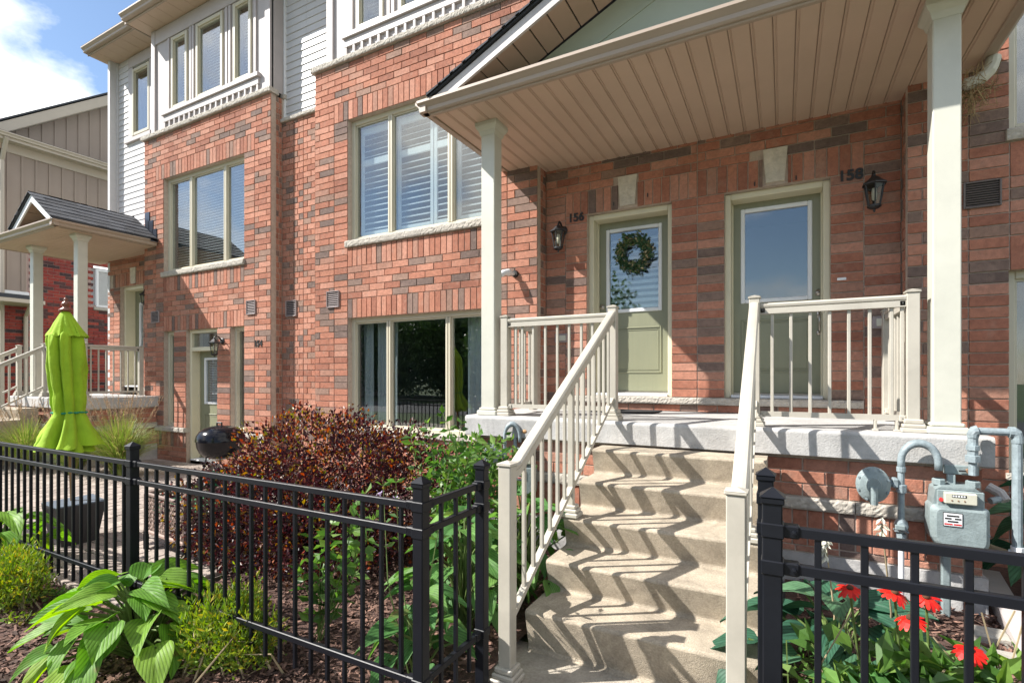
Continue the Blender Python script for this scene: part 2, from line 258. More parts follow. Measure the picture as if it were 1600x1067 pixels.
# ------------------------------------------------------------------ mesh helpers
class MB:
    def __init__(s): s.v = []; s.f = []; s.m = []; s.mats = []; s.sm = False
    def mi(s, m):
        if m not in s.mats: s.mats.append(m)
        return s.mats.index(m)
    def add(s, vs, fs, m):
        b = len(s.v); s.v += [tuple(v) for v in vs]; s.f += [tuple(b+i for i in f) for f in fs]; k = s.mi(m); s.m += [k]*len(fs); return s
    def box(s, x0, x1, y0, y1, z0, z1, m):
        return s.add([(x0,y0,z0),(x1,y0,z0),(x1,y1,z0),(x0,y1,z0),(x0,y0,z1),(x1,y0,z1),(x1,y1,z1),(x0,y1,z1)],
                     [(0,3,2,1),(4,5,6,7),(0,1,5,4),(1,2,6,5),(2,3,7,6),(3,0,4,7)], m)
    def cbox(s, x0, x1, y0, y1, z0, z1, m, c=0.004):
        c = min(c, (x1-x0)*.45, (y1-y0)*.45, (z1-z0)*.45)
        vs = []
        for k, (za, i) in enumerate(((z0, c), (z0+c, 0), (z1-c, 0), (z1, c))):
            a, b, d, e = x0+i, x1-i, y0+i, y1-i; q = c if i == 0 else 0.6*c
            vs += [(a+q,d,za),(b-q,d,za),(b,d+q,za),(b,e-q,za),(b-q,e,za),(a+q,e,za),(a,e-q,za),(a,d+q,za)]
        fs = [tuple(range(7,-1,-1)), tuple(range(24,32))]
        for k in range(3):
            for i in range(8): j = (i+1) % 8; fs.append((8*k+i, 8*k+j, 8*k+8+j, 8*k+8+i))
        return s.add(vs, fs, m)
    def prism(s, prof, a0, a1, m, axis='x'):
        # prof: list of 2D points; axis x -> (y,z), axis y -> (x,z), axis z -> (x,y)
        n = len(prof); vs = []
        for a in (a0, a1):
            for p, q in prof: vs.append((a,p,q) if axis == 'x' else (p,a,q) if axis == 'y' else (p,q,a))
        fs = [tuple(range(n-1,-1,-1)), tuple(range(n,2*n))]
        for i in range(n): j = (i+1) % n; fs.append((i, j, n+j, n+i))
        return s.add(vs, fs, m)
    def tube(s, pts, r, m, n=10, caps=True):
        pts = [Vector(p) for p in pts]; rs = r if isinstance(r, (list, tuple)) else [r]*len(pts)
        vs = []; fs = []; up = None
        for i, p in enumerate(pts):
            t = (pts[min(i+1, len(pts)-1)]-pts[max(i-1, 0)]).normalized()
            if up is None: up = t.orthogonal().normalized()
            up = (up-t*up.dot(t)); up = up.normalized() if up.length > 1e-6 else t.orthogonal().normalized()
            w = t.cross(up)
            for k in range(n): a = 2*math.pi*k/n; vs.append(p+(up*math.cos(a)+w*math.sin(a))*rs[i])
        for i in range(len(pts)-1):
            for k in range(n): j = (k+1) % n; fs.append((i*n+k, i*n+j, i*n+n+j, i*n+n+k))
        if caps: fs += [tuple(range(n-1,-1,-1)), tuple(range((len(pts)-1)*n, len(pts)*n))]
        return s.add(vs, fs, m)
    def lathe(s, prof, c, m, n=20, axis='z'):
        vs = []; fs = []; c = Vector(c)
        for r, h in prof:
            for k in range(n):
                a = 2*math.pi*k/n; x, y = r*math.cos(a), r*math.sin(a)
                vs.append(c+(Vector((x,y,h)) if axis == 'z' else Vector((x,h,y)) if axis == 'y' else Vector((h,x,y))))
        for i in range(len(prof)-1):
            for k in range(n): j = (k+1) % n; fs.append((i*n+k, i*n+j, i*n+n+j, i*n+n+k))
        return s.add(vs, fs, m)
    def mesh(s, name, smooth=False):
        me = bpy.data.meshes.new(name); me.from_pydata(s.v, [], s.f)
        for m in s.mats: me.materials.append(m)
        me.polygons.foreach_set('material_index', s.m)
        if smooth or s.sm: me.polygons.foreach_set('use_smooth', [True]*len(s.f))
        me.update(); return me
    def build(s, name, parent=None, at=None, smooth=False, **kw):
        return put(name, s.mesh(name, smooth), parent, at or (0, 0, 0), **kw)
WL = {}
def put(name, me, parent=None, loc=(0,0,0), rot=None, label=None, cat=None, group=None, kind=None, scale=None):
    o = bpy.data.objects.new(name, me); COL.objects.link(o); loc = Vector(loc); WL[o.name] = loc
    if parent: o.parent = parent; o.location = loc-WL[parent.name]
    else: o.location = loc
    if rot: o.rotation_euler = rot
    if scale: o.scale = scale
    if label: o['label'] = label
    if cat: o['category'] = cat
    if group: o['group'] = group
    if kind: o['kind'] = kind
    return o
def thing(name, label, cat, loc=(0,0,0), group=None): return put(name, None, None, loc, None, label, cat, group)
def np_mesh(name, V, F, mats, mi=None, smooth=False):
    me = bpy.data.meshes.new(name); V = np.asarray(V, np.float32); F = np.asarray(F, np.int32); k = F.shape[1]
    me.vertices.add(len(V)); me.vertices.foreach_set('co', V.ravel())
    me.loops.add(F.size); me.loops.foreach_set('vertex_index', F.ravel())
    me.polygons.add(len(F)); me.polygons.foreach_set('loop_start', np.arange(0, F.size, k, dtype=np.int32))
    for m in mats: me.materials.append(m)
    if mi is not None: me.polygons.foreach_set('material_index', np.asarray(mi, np.int32))
    me.polygons.foreach_set('use_smooth', np.full(len(F), bool(smooth)))
    me.update(calc_edges=True); me.validate(); return me

# ------------------------------------------------------------------ bricks
CH = 0.0885; JT = 0.010
BC = {}
def brick_geo(w, h, var):
    r = random.Random(var*17+int(w*1000)); c = 0.0022; d = 0.088
    j = lambda a: r.uniform(-a, a)
    f = [(-w/2+c+j(.0015), j(.001), -h/2+c+j(.0015)), (w/2-c+j(.0015), j(.001), -h/2+c+j(.0015)), (w/2-c+j(.0015), j(.001), h/2-c+j(.0015)), (-w/2+c+j(.0015), j(.001), h/2-c+j(.0015))]
    o = [(-w/2, c, -h/2), (w/2, c, -h/2), (w/2, c, h/2), (-w/2, c, h/2)]
    bk = [(x, d, z) for x, _, z in o]
    fs = [(0,1,2,3)]+[(i, 4+i, 4+(i+1) % 4, (i+1) % 4) for i in range(4)]+[(4+i, 8+i, 8+(i+1) % 4, 4+(i+1) % 4) for i in range(4)]
    return f+o+bk, fs
ROTZ = {'-y': 0.0, '+x': R(90), '-x': R(-90), '+y': R(180)}
class BrickSet:
    """bricks of one thing: the largest seen become parts, the rest one joined part"""
    def __init__(s): s.b = []
    def one(s, c, w, h, face='-y'):
        if w < 0.02 or h < 0.02: return
        s.b.append((Vector(c), w, h, face, random.randrange(4), random.uniform(-.002, .0025)))
    def rect(s, a0, a1, z0, z1, P, face='-y'):
        c = ((a0+a1)/2, P, (z0+z1)/2) if face in ('-y', '+y') else (P, (a0+a1)/2, (z0+z1)/2)
        s.one(c, a1-a0-JT, z1-z0-JT, face)
    def run(s, a0, a1, z0, z1, P, face='-y', bl=0.267, phase=0.0, ch=CH):
        k = 0; z = z0
        while z < z1-0.02:
            zz = min(z+ch, z1); off = (phase+(0.5 if k % 2 else 0.0)) % 1.0; a = a0-off*bl
            while a < a1-0.001:
                lo, hi = max(a, a0), min(a+bl, a1)
                if hi-lo > 0.03: s.rect(lo, hi, z, zz, P, face)
                a += bl
            z = zz; k += 1
    def stack(s, a0, a1, n, z0, z1, P, face='-y', ch=CH):
        z = z0
        while z < z1-0.02:
            zz = min(z+ch, z1)
            for i in range(n): s.rect(a0+(a1-a0)*i/n, a0+(a1-a0)*(i+1)/n, z, zz, P, face)
            z = zz
    def quoin(s, a0, a1, z0, z1, P, face='-y', hd=0.1, ch=CH, flip=0):
        z = z0; k = flip
        while z < z1-0.02:
            zz = min(z+ch, z1); m = a0+hd if k % 2 else a1-hd
            s.rect(a0, m, z, zz, P, face); s.rect(m, a1, z, zz, P, face); z = zz; k += 1
    def soldier(s, a0, a1, z0, z1, P, face='-y', bw=0.089):
        n = max(1, round((a1-a0)/bw))
        for i in range(n): s.rect(a0+(a1-a0)*i/n, a0+(a1-a0)*(i+1)/n, z0, z1, P, face)
    def finish(s, parent, limit=300, m=None, name='brick'):
        m = m or M['brick']; sc = []
        for i, (c, w, h, f, v, d) in enumerate(s.b):
            p = proj(c); a = 0
            if p and -30 < p[0] < 1630 and -30 < p[1] < 1097:
                n = {'-y': (0,-1), '+x': (1,0), '-x': (-1,0), '+y': (0,1)}[f]
                vx, vy = -c.x, -c.y; ln = math.hypot(vx, vy, CAMZ-c.z); cs = (n[0]*vx+n[1]*vy)/ln
                a = max(cs, 0)*w*h/ln**2
            sc.append((a, i))
        sc.sort(reverse=True); top = set(i for a, i in sc[:limit] if a > 0)
        V = []; F = []
        for i, (c, w, h, f, v, d) in enumerate(s.b):
            off = {'-y': Vector((0,d,0)), '+x': Vector((-d,0,0)), '-x': Vector((d,0,0)), '+y': Vector((0,-d,0))}[f]
            if i in top:
                key = (round(w, 2), round(h, 3), v, m.name)
                if key not in BC:
                    g, fs = brick_geo(key[0], h, v); me = bpy.data.meshes.new('brick'); me.from_pydata(g, [], fs); me.materials.append(m); me.update(); BC[key] = me
                put(name, BC[key], parent, c+off, (random.uniform(-.004, .004), random.uniform(-.003, .003), ROTZ[f]), scale=(w/key[0], 1, 1))
            else:
                g, fs = brick_geo(w, h, v); ca, sa = math.cos(ROTZ[f]), math.sin(ROTZ[f]); b0 = len(V)
                V += [(c.x+off.x+ca*x-sa*y, c.y+off.y+sa*x+ca*y, c.z+z) for x, y, z in g]; F += [tuple(b0+q for q in ff) for ff in fs]
        if F:
            me = np_mesh('brickwork', V, F, [m]); put('brickwork', me, parent, (0,0,0), kind='stuff')
def backing(parent, rects, P0, P1, m=None, axis='y', name='mortar'):
    """mortar behind the bricks: rects of (a0,a1,z0,z1)"""
    b = MB()
    for a0, a1, z0, z1 in rects:
        if axis == 'y': b.box(a0, a1, P0, P1, z0, z1, m or M['mortar'])
        else: b.box(P0, P1, a0, a1, z0, z1, m or M['mortar'])
    return b.build(name, parent)

def rough_ledge(parent, x0, x1, y0, y1, z0, z1, m, name='stone_sill', axis='x', n=None, amp=0.0045):
    """rock-faced stone bar: front face broken"""
    b = MB(); ln = x1-x0; n = n or max(6, int(ln/0.018)); rows = 5; r = random.Random(int(x0*100)+int(z0*1000))
    vs = []; fs = []
    for i in range(n+1):
        x = x0+ln*i/n
        for k in range(rows+1):
            z = z0+(z1-z0)*k/rows; e = 0 if k in (0,) else r.uniform(-amp, amp*0.5)
            vs.append((x, y0+e+(0.006 if k in (0, rows) else 0), z+(r.uniform(-.004, .004) if 0 < k < rows else (r.uniform(-.004, 0) if k else 0))))
    q = rows+1
    for i in range(n):
        for k in range(rows): a = i*q+k; fs.append((a, a+q, a+q+1, a+1))
    o = len(vs)
    for i in range(n+1): x = x0+ln*i/n; vs += [(x, y1, z0), (x, y1, z1)]
    for i in range(n):
        a = o+2*i; fs.append((i*q+rows, (i+1)*q+rows, a+3, a+1)); fs.append((i*q, a, a+2, (i+1)*q))
    fs.append(tuple([0]+list(range(1, q))+[o+1, o])); e = n*q; fs.append(tuple([e+k for k in range(q)][::-1]+[o+2*n, o+2*n+1]))
    if axis == 'y': vs = [(y, x, z) for x, y, z in vs]
    b.add(vs, fs, m); return b.build(name, parent)

# ------------------------------------------------------------------ windows
def window(parent, x0, x1, z0, z1, Y, mulls=(), fw=0.055, m=None, blind=None, label=None, room=0.9, roomcol=None, dep=0.08):
    m = m or M['cream']; b = MB()
    for a0, a1, c0, c1 in ((x0-.01, x0+fw, z0-.01, z1+.01), (x1-fw, x1+.01, z0-.01, z1+.01)): b.cbox(a0, a1, Y, Y+dep, c0, c1, m, .006)
    b.cbox(x0+fw, x1-fw, Y+.002, Y+dep, z1-fw, z1+.01, m, .006); b.cbox(x0+fw, x1-fw, Y+.002, Y+dep, z0-.01, z0+fw, m, .006)
    edges = [x0+fw]
    for mu in mulls:
        b.cbox(mu-.036, mu-.004, Y+.001, Y+dep, z0+fw, z1-fw, m, .005); b.cbox(mu+.004, mu+.036, Y+.001, Y+dep, z0+fw, z1-fw, m, .005); b.box(mu-.004, mu+.004, Y+.02, Y+dep, z0+fw, z1-fw, m)
        edges += [mu-.036, mu+.036]
    edges.append(x1-fw)
    w = b.build('window', parent, label=label)
    lights = [(edges[i], edges[i+1]) for i in range(0, len(edges), 2)]
    for a0, a1 in lights:      # sash bead and pane
        s = MB(); t = 0.018
        for r in ((a0, a0+t, z0+fw, z1-fw), (a1-t, a1, z0+fw, z1-fw), (a0+t, a1-t, z0+fw, z0+fw+t), (a0+t, a1-t, z1-fw-t, z1-fw)): s.box(r[0], r[1], Y+.028, Y+dep-.004, r[2], r[3], m)
        s.build('sash', w)
        MB().box(a0+t, a1-t, Y+.045, Y+.051, z0+fw+t, z1-fw-t, M['glass']).build('pane', w)
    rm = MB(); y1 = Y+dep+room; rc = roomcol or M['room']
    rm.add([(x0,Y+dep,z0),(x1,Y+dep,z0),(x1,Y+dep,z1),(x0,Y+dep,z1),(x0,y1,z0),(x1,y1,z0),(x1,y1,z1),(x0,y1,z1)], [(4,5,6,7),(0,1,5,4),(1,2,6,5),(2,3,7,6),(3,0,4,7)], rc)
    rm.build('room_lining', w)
    return w, lights
def slats(w, a0, a1, z0, z1, Y, pitch, depth, tilt, m, single=True, th=0.004):
    n = int((z1-z0)/pitch); ca, sa = math.cos(tilt), math.sin(tilt); J = MB()
    pr = [(-depth/2*ca - -th/2*sa, -depth/2*sa-th/2*ca), (depth/2*ca+th/2*sa, depth/2*sa-th/2*ca), (depth/2*ca-th/2*sa, depth/2*sa+th/2*ca), (-depth/2*ca-th/2*sa, -depth/2*sa+th/2*ca)]
    me = None
    for i in range(n):
        z = z0+pitch*(i+.5)
        if single:
            if me is None: me = MB().prism(pr, a0, a1, m, 'x').mesh('slat')
            put('slat', me, w, (0, Y, z))
        else: J.prism([(Y+p, z+q) for p, q in pr], a0, a1, m, 'x')
    if not single: J.build('blind', w)

def text_mesh(body, size, m, depth=0.008):
    cu = bpy.data.curves.new('number', 'FONT'); cu.body = body; cu.size = size; cu.extrude = depth/2; cu.offset = 0.004
    o = bpy.data.objects.new('tmp', cu); COL.objects.link(o)
    dg = bpy.context.evaluated_depsgraph_get(); me = bpy.data.meshes.new_from_object(o.evaluated_get(dg)); me.name = 'house_number'
    bpy.data.objects.remove(o); me.materials.clear(); me.materials.append(m); return me

# ================================================================== SETTING: ground
def structure(o): o['kind'] = 'structure'; return o
g = MB(); g.box(-160, 160, -160, 160, -0.4, -0.06, M['lawn']); structure(g.build('ground'))
rd = MB(); rd.box(-160, 160, -13.0, -6.5, -0.059, -0.045, M['asphalt']); structure(rd.build('road'))
sw = MB(); sw.box(-60, 60, -2.6, -0.9, -0.059, -0.005, M['walk']); structure(sw.build('pavement'))
# mulch bed: one relief sheet with loose chips on it
def bed_h(x, y):
    h = 0.012*math.sin(x*3.1+y*1.7)+0.012*math.sin(x*1.3-y*4.1)
    if x > -0.1: h += 0.05+0.03*min(1, max(0, (y-1.6)/2))
    return h-0.01
nx, ny = 150, 64; X0, X1, Y0, Y1 = -7.2, 3.4, -0.9, 5.1
V = []; F = []
for j in range(ny+1):
    for i in range(nx+1):
        x = X0+(X1-X0)*i/nx; y = Y0+(Y1-Y0)*j/ny; V.append((x, y, bed_h(x, y)+random.uniform(-.006, .006)))
for j in range(ny):
    for i in range(nx):
        a = j*(nx+1)+i; x = V[a][0]; y = V[a][1]
        if (x < -3.75 and y > 1.72) or (-1.36 < x < -.04 and y < 4.0): continue
        F.append((a, a+1, a+nx+2, a+nx+1))
structure(put('mulch_bed', np_mesh('mulch_bed', V, F, [M['mulch']], smooth=True)))
def chips(n, regs, name):
    V = []; F = []
    for _ in range(n):
        x0, x1, y0, y1 = random.choices(regs, [(r[1]-r[0])*(r[3]-r[2])*r[4] for r in regs])[0][:4]
        x, y = random.uniform(x0, x1), random.uniform(y0, y1)
        l = random.uniform(.010, .036); w = random.uniform(.004, .010); a = random.uniform(0, 6.28); t = random.uniform(-.5, .5); rl = random.uniform(-.7, .7)
        Rm = Euler((rl, t, a)).to_matrix(); b = len(V); c = Vector((x, y, bed_h(x, y)+random.uniform(.004, .018)))
        for q in ((-l,-w,0), (l,-w*.6,0), (l*.9,w,0.002), (-l*.8,w*.7,.003)): V.append(c+Rm @ Vector(q))
        F.append((b, b+1, b+2, b+3))
    put(name, np_mesh(name, V, F, [M['chip']]), kind='stuff')
chips(26000, [(-3.8, -1.46, 0.9, 4.3, 1.0), (-6.6, -3.2, 0.7, 1.72, 0.9), (0.08, 2.2, 1.2, 4.1, 1.2), (-3.4, -1.46, 0.7, 1.9, 1.2)], 'bark_chips')

# patio of tumbled pavers behind the fence
pt = MB(); pt.box(-13.2, -3.78, 1.72, 5.3, -0.05, -0.012, M['pavjoint']); patio = structure(pt.build('patio'))
PL = []
px_w, px_h = 0.205, 0.137
j = 0; y = 1.74
while y < 5.05:
    x = -3.8-(0.5 if j % 2 else 0.0)*px_w-random.uniform(0, .01)
    while x > -13.1:
        w = px_w*random.choice((1, 1, .68, 1)); PL.append((x-w/2, y+px_h/2, w-.009, px_h-.009)); x -= w
    y += px_h; j += 1
def paver_geo(w, h, r):
    c = .006; z = .018
    t = [(-w/2+c+r.uniform(0,.004), -h/2+c, z), (w/2-c, -h/2+c+r.uniform(0,.004), z), (w/2-c-r.uniform(0,.004), h/2-c, z), (-w/2+c, h/2-c, z)]
    o = [(-w/2,-h/2,z-c), (w/2,-h/2,z-c), (w/2,h/2,z-c), (-w/2,h/2,z-c)]; bt = [(p, q, -.02) for p, q, _ in o]
    return t+o+bt, [(0,1,2,3)]+[(4+i, 4+(i+1) % 4, (i+1) % 4, i) for i in range(4)]+[(8+i, 8+(i+1) % 4, 4+(i+1) % 4, 4+i) for i in range(4)]
def seen(x, y):
    p = proj((x, y, 0)); return (1/p[2]**3) if p and -20 < p[0] < 420 and p[1] < 1000 else 0
PL.sort(key=lambda q: -seen(q[0], q[1])); PC = {}; V = []; F = []; r0 = random.Random(3)
for i, (x, y, w, h) in enumerate(PL):
    dz = random.uniform(-.003, .003)
    if i < 300 and seen(x, y) > 0:
        k = (round(w, 3), r0.randrange(3))
        if k not in PC:
            gv, gf = paver_geo(w, h, random.Random(hash(k) & 255)); me = bpy.data.meshes.new('paver'); me.from_pydata(gv, [], gf); me.materials.append(M['paver']); PC[k] = me
        put('paver', PC[k], patio, (x, y, dz))
    else:
        gv, gf = paver_geo(w, h, r0); b = len(V); V += [(p+x, q+y, z+dz) for p, q, z in gv]; F += [tuple(b+q for q in f) for f in gf]
put('paving', np_mesh('paving', V, F, [M['paver']]), patio, kind='stuff')
wk = MB(); wk.cbox(-1.42, 0.06, 1.35, 2.70, -0.14, -0.052, M['walk'], .015); wk.cbox(-1.36, 0.0, -0.9, 1.335, -0.14, -0.062, M['walk'], .015); structure(wk.build('path'))

# ================================================================== TOWNHOUSES
BY, DY, RY = 5.19, 5.42, 5.39         # bay face, door wall, recess face
C = lambda n: n*CH
SLZ = 1.14                             # porch slab top
hA = thing('townhouse', 'red brick end townhouse with lower green door and kettle grill in front', 'townhouse', (-9.4, BY, 0))
hB = thing('townhouse', 'red brick townhouse with louvred shutters, between the brick recess and door 156', 'townhouse', (-4.2, BY, 0))
hC = thing('townhouse', 'red brick townhouse with plain dark-glazed green door numbered 158', 'townhouse', (2.4, BY, 0))
sA, sB, sC = BrickSet(), BrickSet(), BrickSet()

def bay_bricks(s, xl, xr, o0, o1, lower=True):
    s.quoin(xl, xl+.385, 0, C(60), BY); s.quoin(xr-.385, xr, 0, C(60), BY, flip=1)
    s.stack(xl+.385, o0, 1, 0, C(57), BY); s.stack(o1, xr-.385, 1, 0, C(57), BY)
    s.soldier(xl+.385, xr-.385, C(57), C(60), BY)
    s.run(xl, xr, C(60), C(66), BY)
    s.soldier(o0, o1, C(26), C(29), BY); s.run(o0, o1, C(29), C(34), BY); s.soldier(o0, o1, C(34), C(37), BY)
    if lower: s.run(o0, o1, 0, C(8), BY)
BAYS = [(sA, hA, -10.485, -6.94, -9.86, -7.585), (sB, hB, -5.978, -2.435, -5.335, -3.06), (sC, hC, 0.885, 4.43, 1.51, 3.785)]
e = .004
for k, (s, h, xl, xr, o0, o1) in enumerate(BAYS):
    bay_bricks(s, xl, xr, o0, o1, lower=(k != 0))
    rc = [(xl+e, o0-e, 0, C(66)), (o1+e, xr-e, 0, C(66)), (o0-e, o1+e, C(57)+e, C(66)), (o0-e, o1+e, C(26)+e, C(38)-.02)]
    if k: rc.append((o0-e, o1+e, 0, C(8)-e))
    backing(h, rc, BY+.0115, BY+.086)
    rough_ledge(h, o0-.025, o1+.02, BY-.035, BY+.10, C(37)+.004, C(38)+.004, M['stone'])
    rough_ledge(h, xl-.035, xr+.035, BY-.05, BY+.12, C(66)+.004, 5.92, M['stone'], 'stone_ledge')
    if k: rough_ledge(h, o0-.025, o1+.02, BY-.035, BY+.10, C(8)+.004, 0.772, M['stone'])
# upper windows
mulA = [onY(298.5, 400, 5.28).x, onY(351.7, 400, 5.28).x]; mulB = [onY(609.5, 400, 5.28).x, onY(703.5, 400, 5.28).x]
wA, lA = window(hA, -9.86, -7.585, C(38)+.005, C(57), BY+.085, mulA, label='three-light window with horizontal slatted blinds above the lower door')
for a0, a1 in lA: slats(wA, a0+.02, a1-.02, C(38)+.08, C(57)-.08, BY+.22, .047, .040, R(30), M['blind'], single=False)
wB, lB = window(hB, -5.335, -3.06, C(38)+.005, C(57), BY+.085, mulB, label='three-light window with plantation shutters')
for i, (a0, a1) in enumerate(lB):
    pans = [(a0+.0, a1-.0)] if i != 1 else [(a0, a0+(a1-a0)*.66), (a0+(a1-a0)*.66+.01, a1)]
    for p0, p1 in pans:
        z0, z1, zm = C(38)+.07, C(57)-.07, C(38)+1.13; fb = MB(); ys = BY+.20
        for r in ((p0, p0+.05, z0, z1), (p1-.05, p1, z0, z1), (p0+.05, p1-.05, z0, z0+.09), (p0+.05, p1-.05, z1-.09, z1), (p0+.05, p1-.05, zm-.045, zm+.045)): fb.cbox(r[0], r[1], ys, ys+.03, r[2], r[3], M['blind'], .004)
        fr = fb.build('shutter_frame', wB)
        for q0, q1 in ((z0+.09, zm-.045), (zm+.045, z1-.09)): slats(wB, p0+.055, p1-.055, q0, q1, ys+.02, .080, .070, R(36), M['blind'])
wC, lC = window(hC, 1.51, 3.785, C(38)+.005, C(57), BY+.085, [2.24, 3.05])
# lower windows
mulBl = [onY(607, 560, 5.28).x, onY(700, 560, 5.28).x]
wBl, lBl = window(hB, -5.335, -3.06, .772, C(26), BY+.085, mulBl, label='large dark three-light window with grey curtains', room=2.4)
def curtain(w, x0, x1, z0, z1, Y, folds):
    V = []; F = []; n = folds*8
    for i in range(n+1):
        t = i/n; x = x0+(x1-x0)*t; y = Y+.03*math.sin(t*folds*6.283)+.012*math.sin(t*folds*2.1*6.283+1)
        V += [(x, y, z0), (x, y+.01*math.sin(t*31), (z0+z1)/2), (x, y*.3+Y*.7, z1)]
    for i in range(n): a = 3*i; F += [(a, a+3, a+4, a+1), (a+1, a+4, a+5, a+2)]
    put('curtain', np_mesh('curtain', V, F, [M['curtain']], smooth=True), w)
curtain(wBl, -5.10, -4.72, .80, C(26)-.02, BY+.34, 6); curtain(wBl, -5.32, -5.14, .80, C(26)-.02, BY+.30, 2); curtain(wBl, -3.58, -3.10, .80, C(26)-.02, BY+.34, 6)
wCl, lCl = window(hC, 1.51, 3.785, .772, C(26), BY+.085, [2.24, 3.05], room=2.0)

# lower storey of the end house: door with transom between two sidelights
A = dict(s0=-9.86, s1=-9.53, d0=-9.17, d1=-8.285, t0=-7.94, t1=-7.585)
zb = .605
for a0, a1 in ((A['s1'], A['d0']), (A['d1'], A['t0'])): sA.stack(a0, a1, 1, zb, C(26), BY)
for a0, a1 in ((-10.485+.385, A['d0']), (A['d1'], -6.94-.385)):
    sA.b = [q for q in sA.b if not (a0-.02 < q[0].x < a1+.02 and q[0].z < zb-.02)]
    sA.soldier(a0, a1, .262, .525, BY); sA.run(a0, a1, 0, .262, BY)
backing(hA, [(A['s1']+e, A['d0']-e, zb, C(26)+e), (A['d1']+e, A['t0']-e, zb, C(26)+e), (A['s0']-e, A['d0']-e, 0, .52), (A['d1']+e, A['t1']+e, 0, .52)], BY+.0125, BY+.087)
rough_ledge(hA, -10.55, A['d0']+.01, BY-.045, BY+.10, .525, zb, M['stone'], 'stone_band'); rough_ledge(hA, A['d1']-.01, -6.90, BY-.045, BY+.10, .525, zb, M['stone'], 'stone_band')
window(hA, A['s0'], A['s1'], zb, C(26), BY+.085, (), fw=.05, room=.5); window(hA, A['t0'], A['t1'], zb, C(26), BY+.085, (), fw=.05, room=.5)

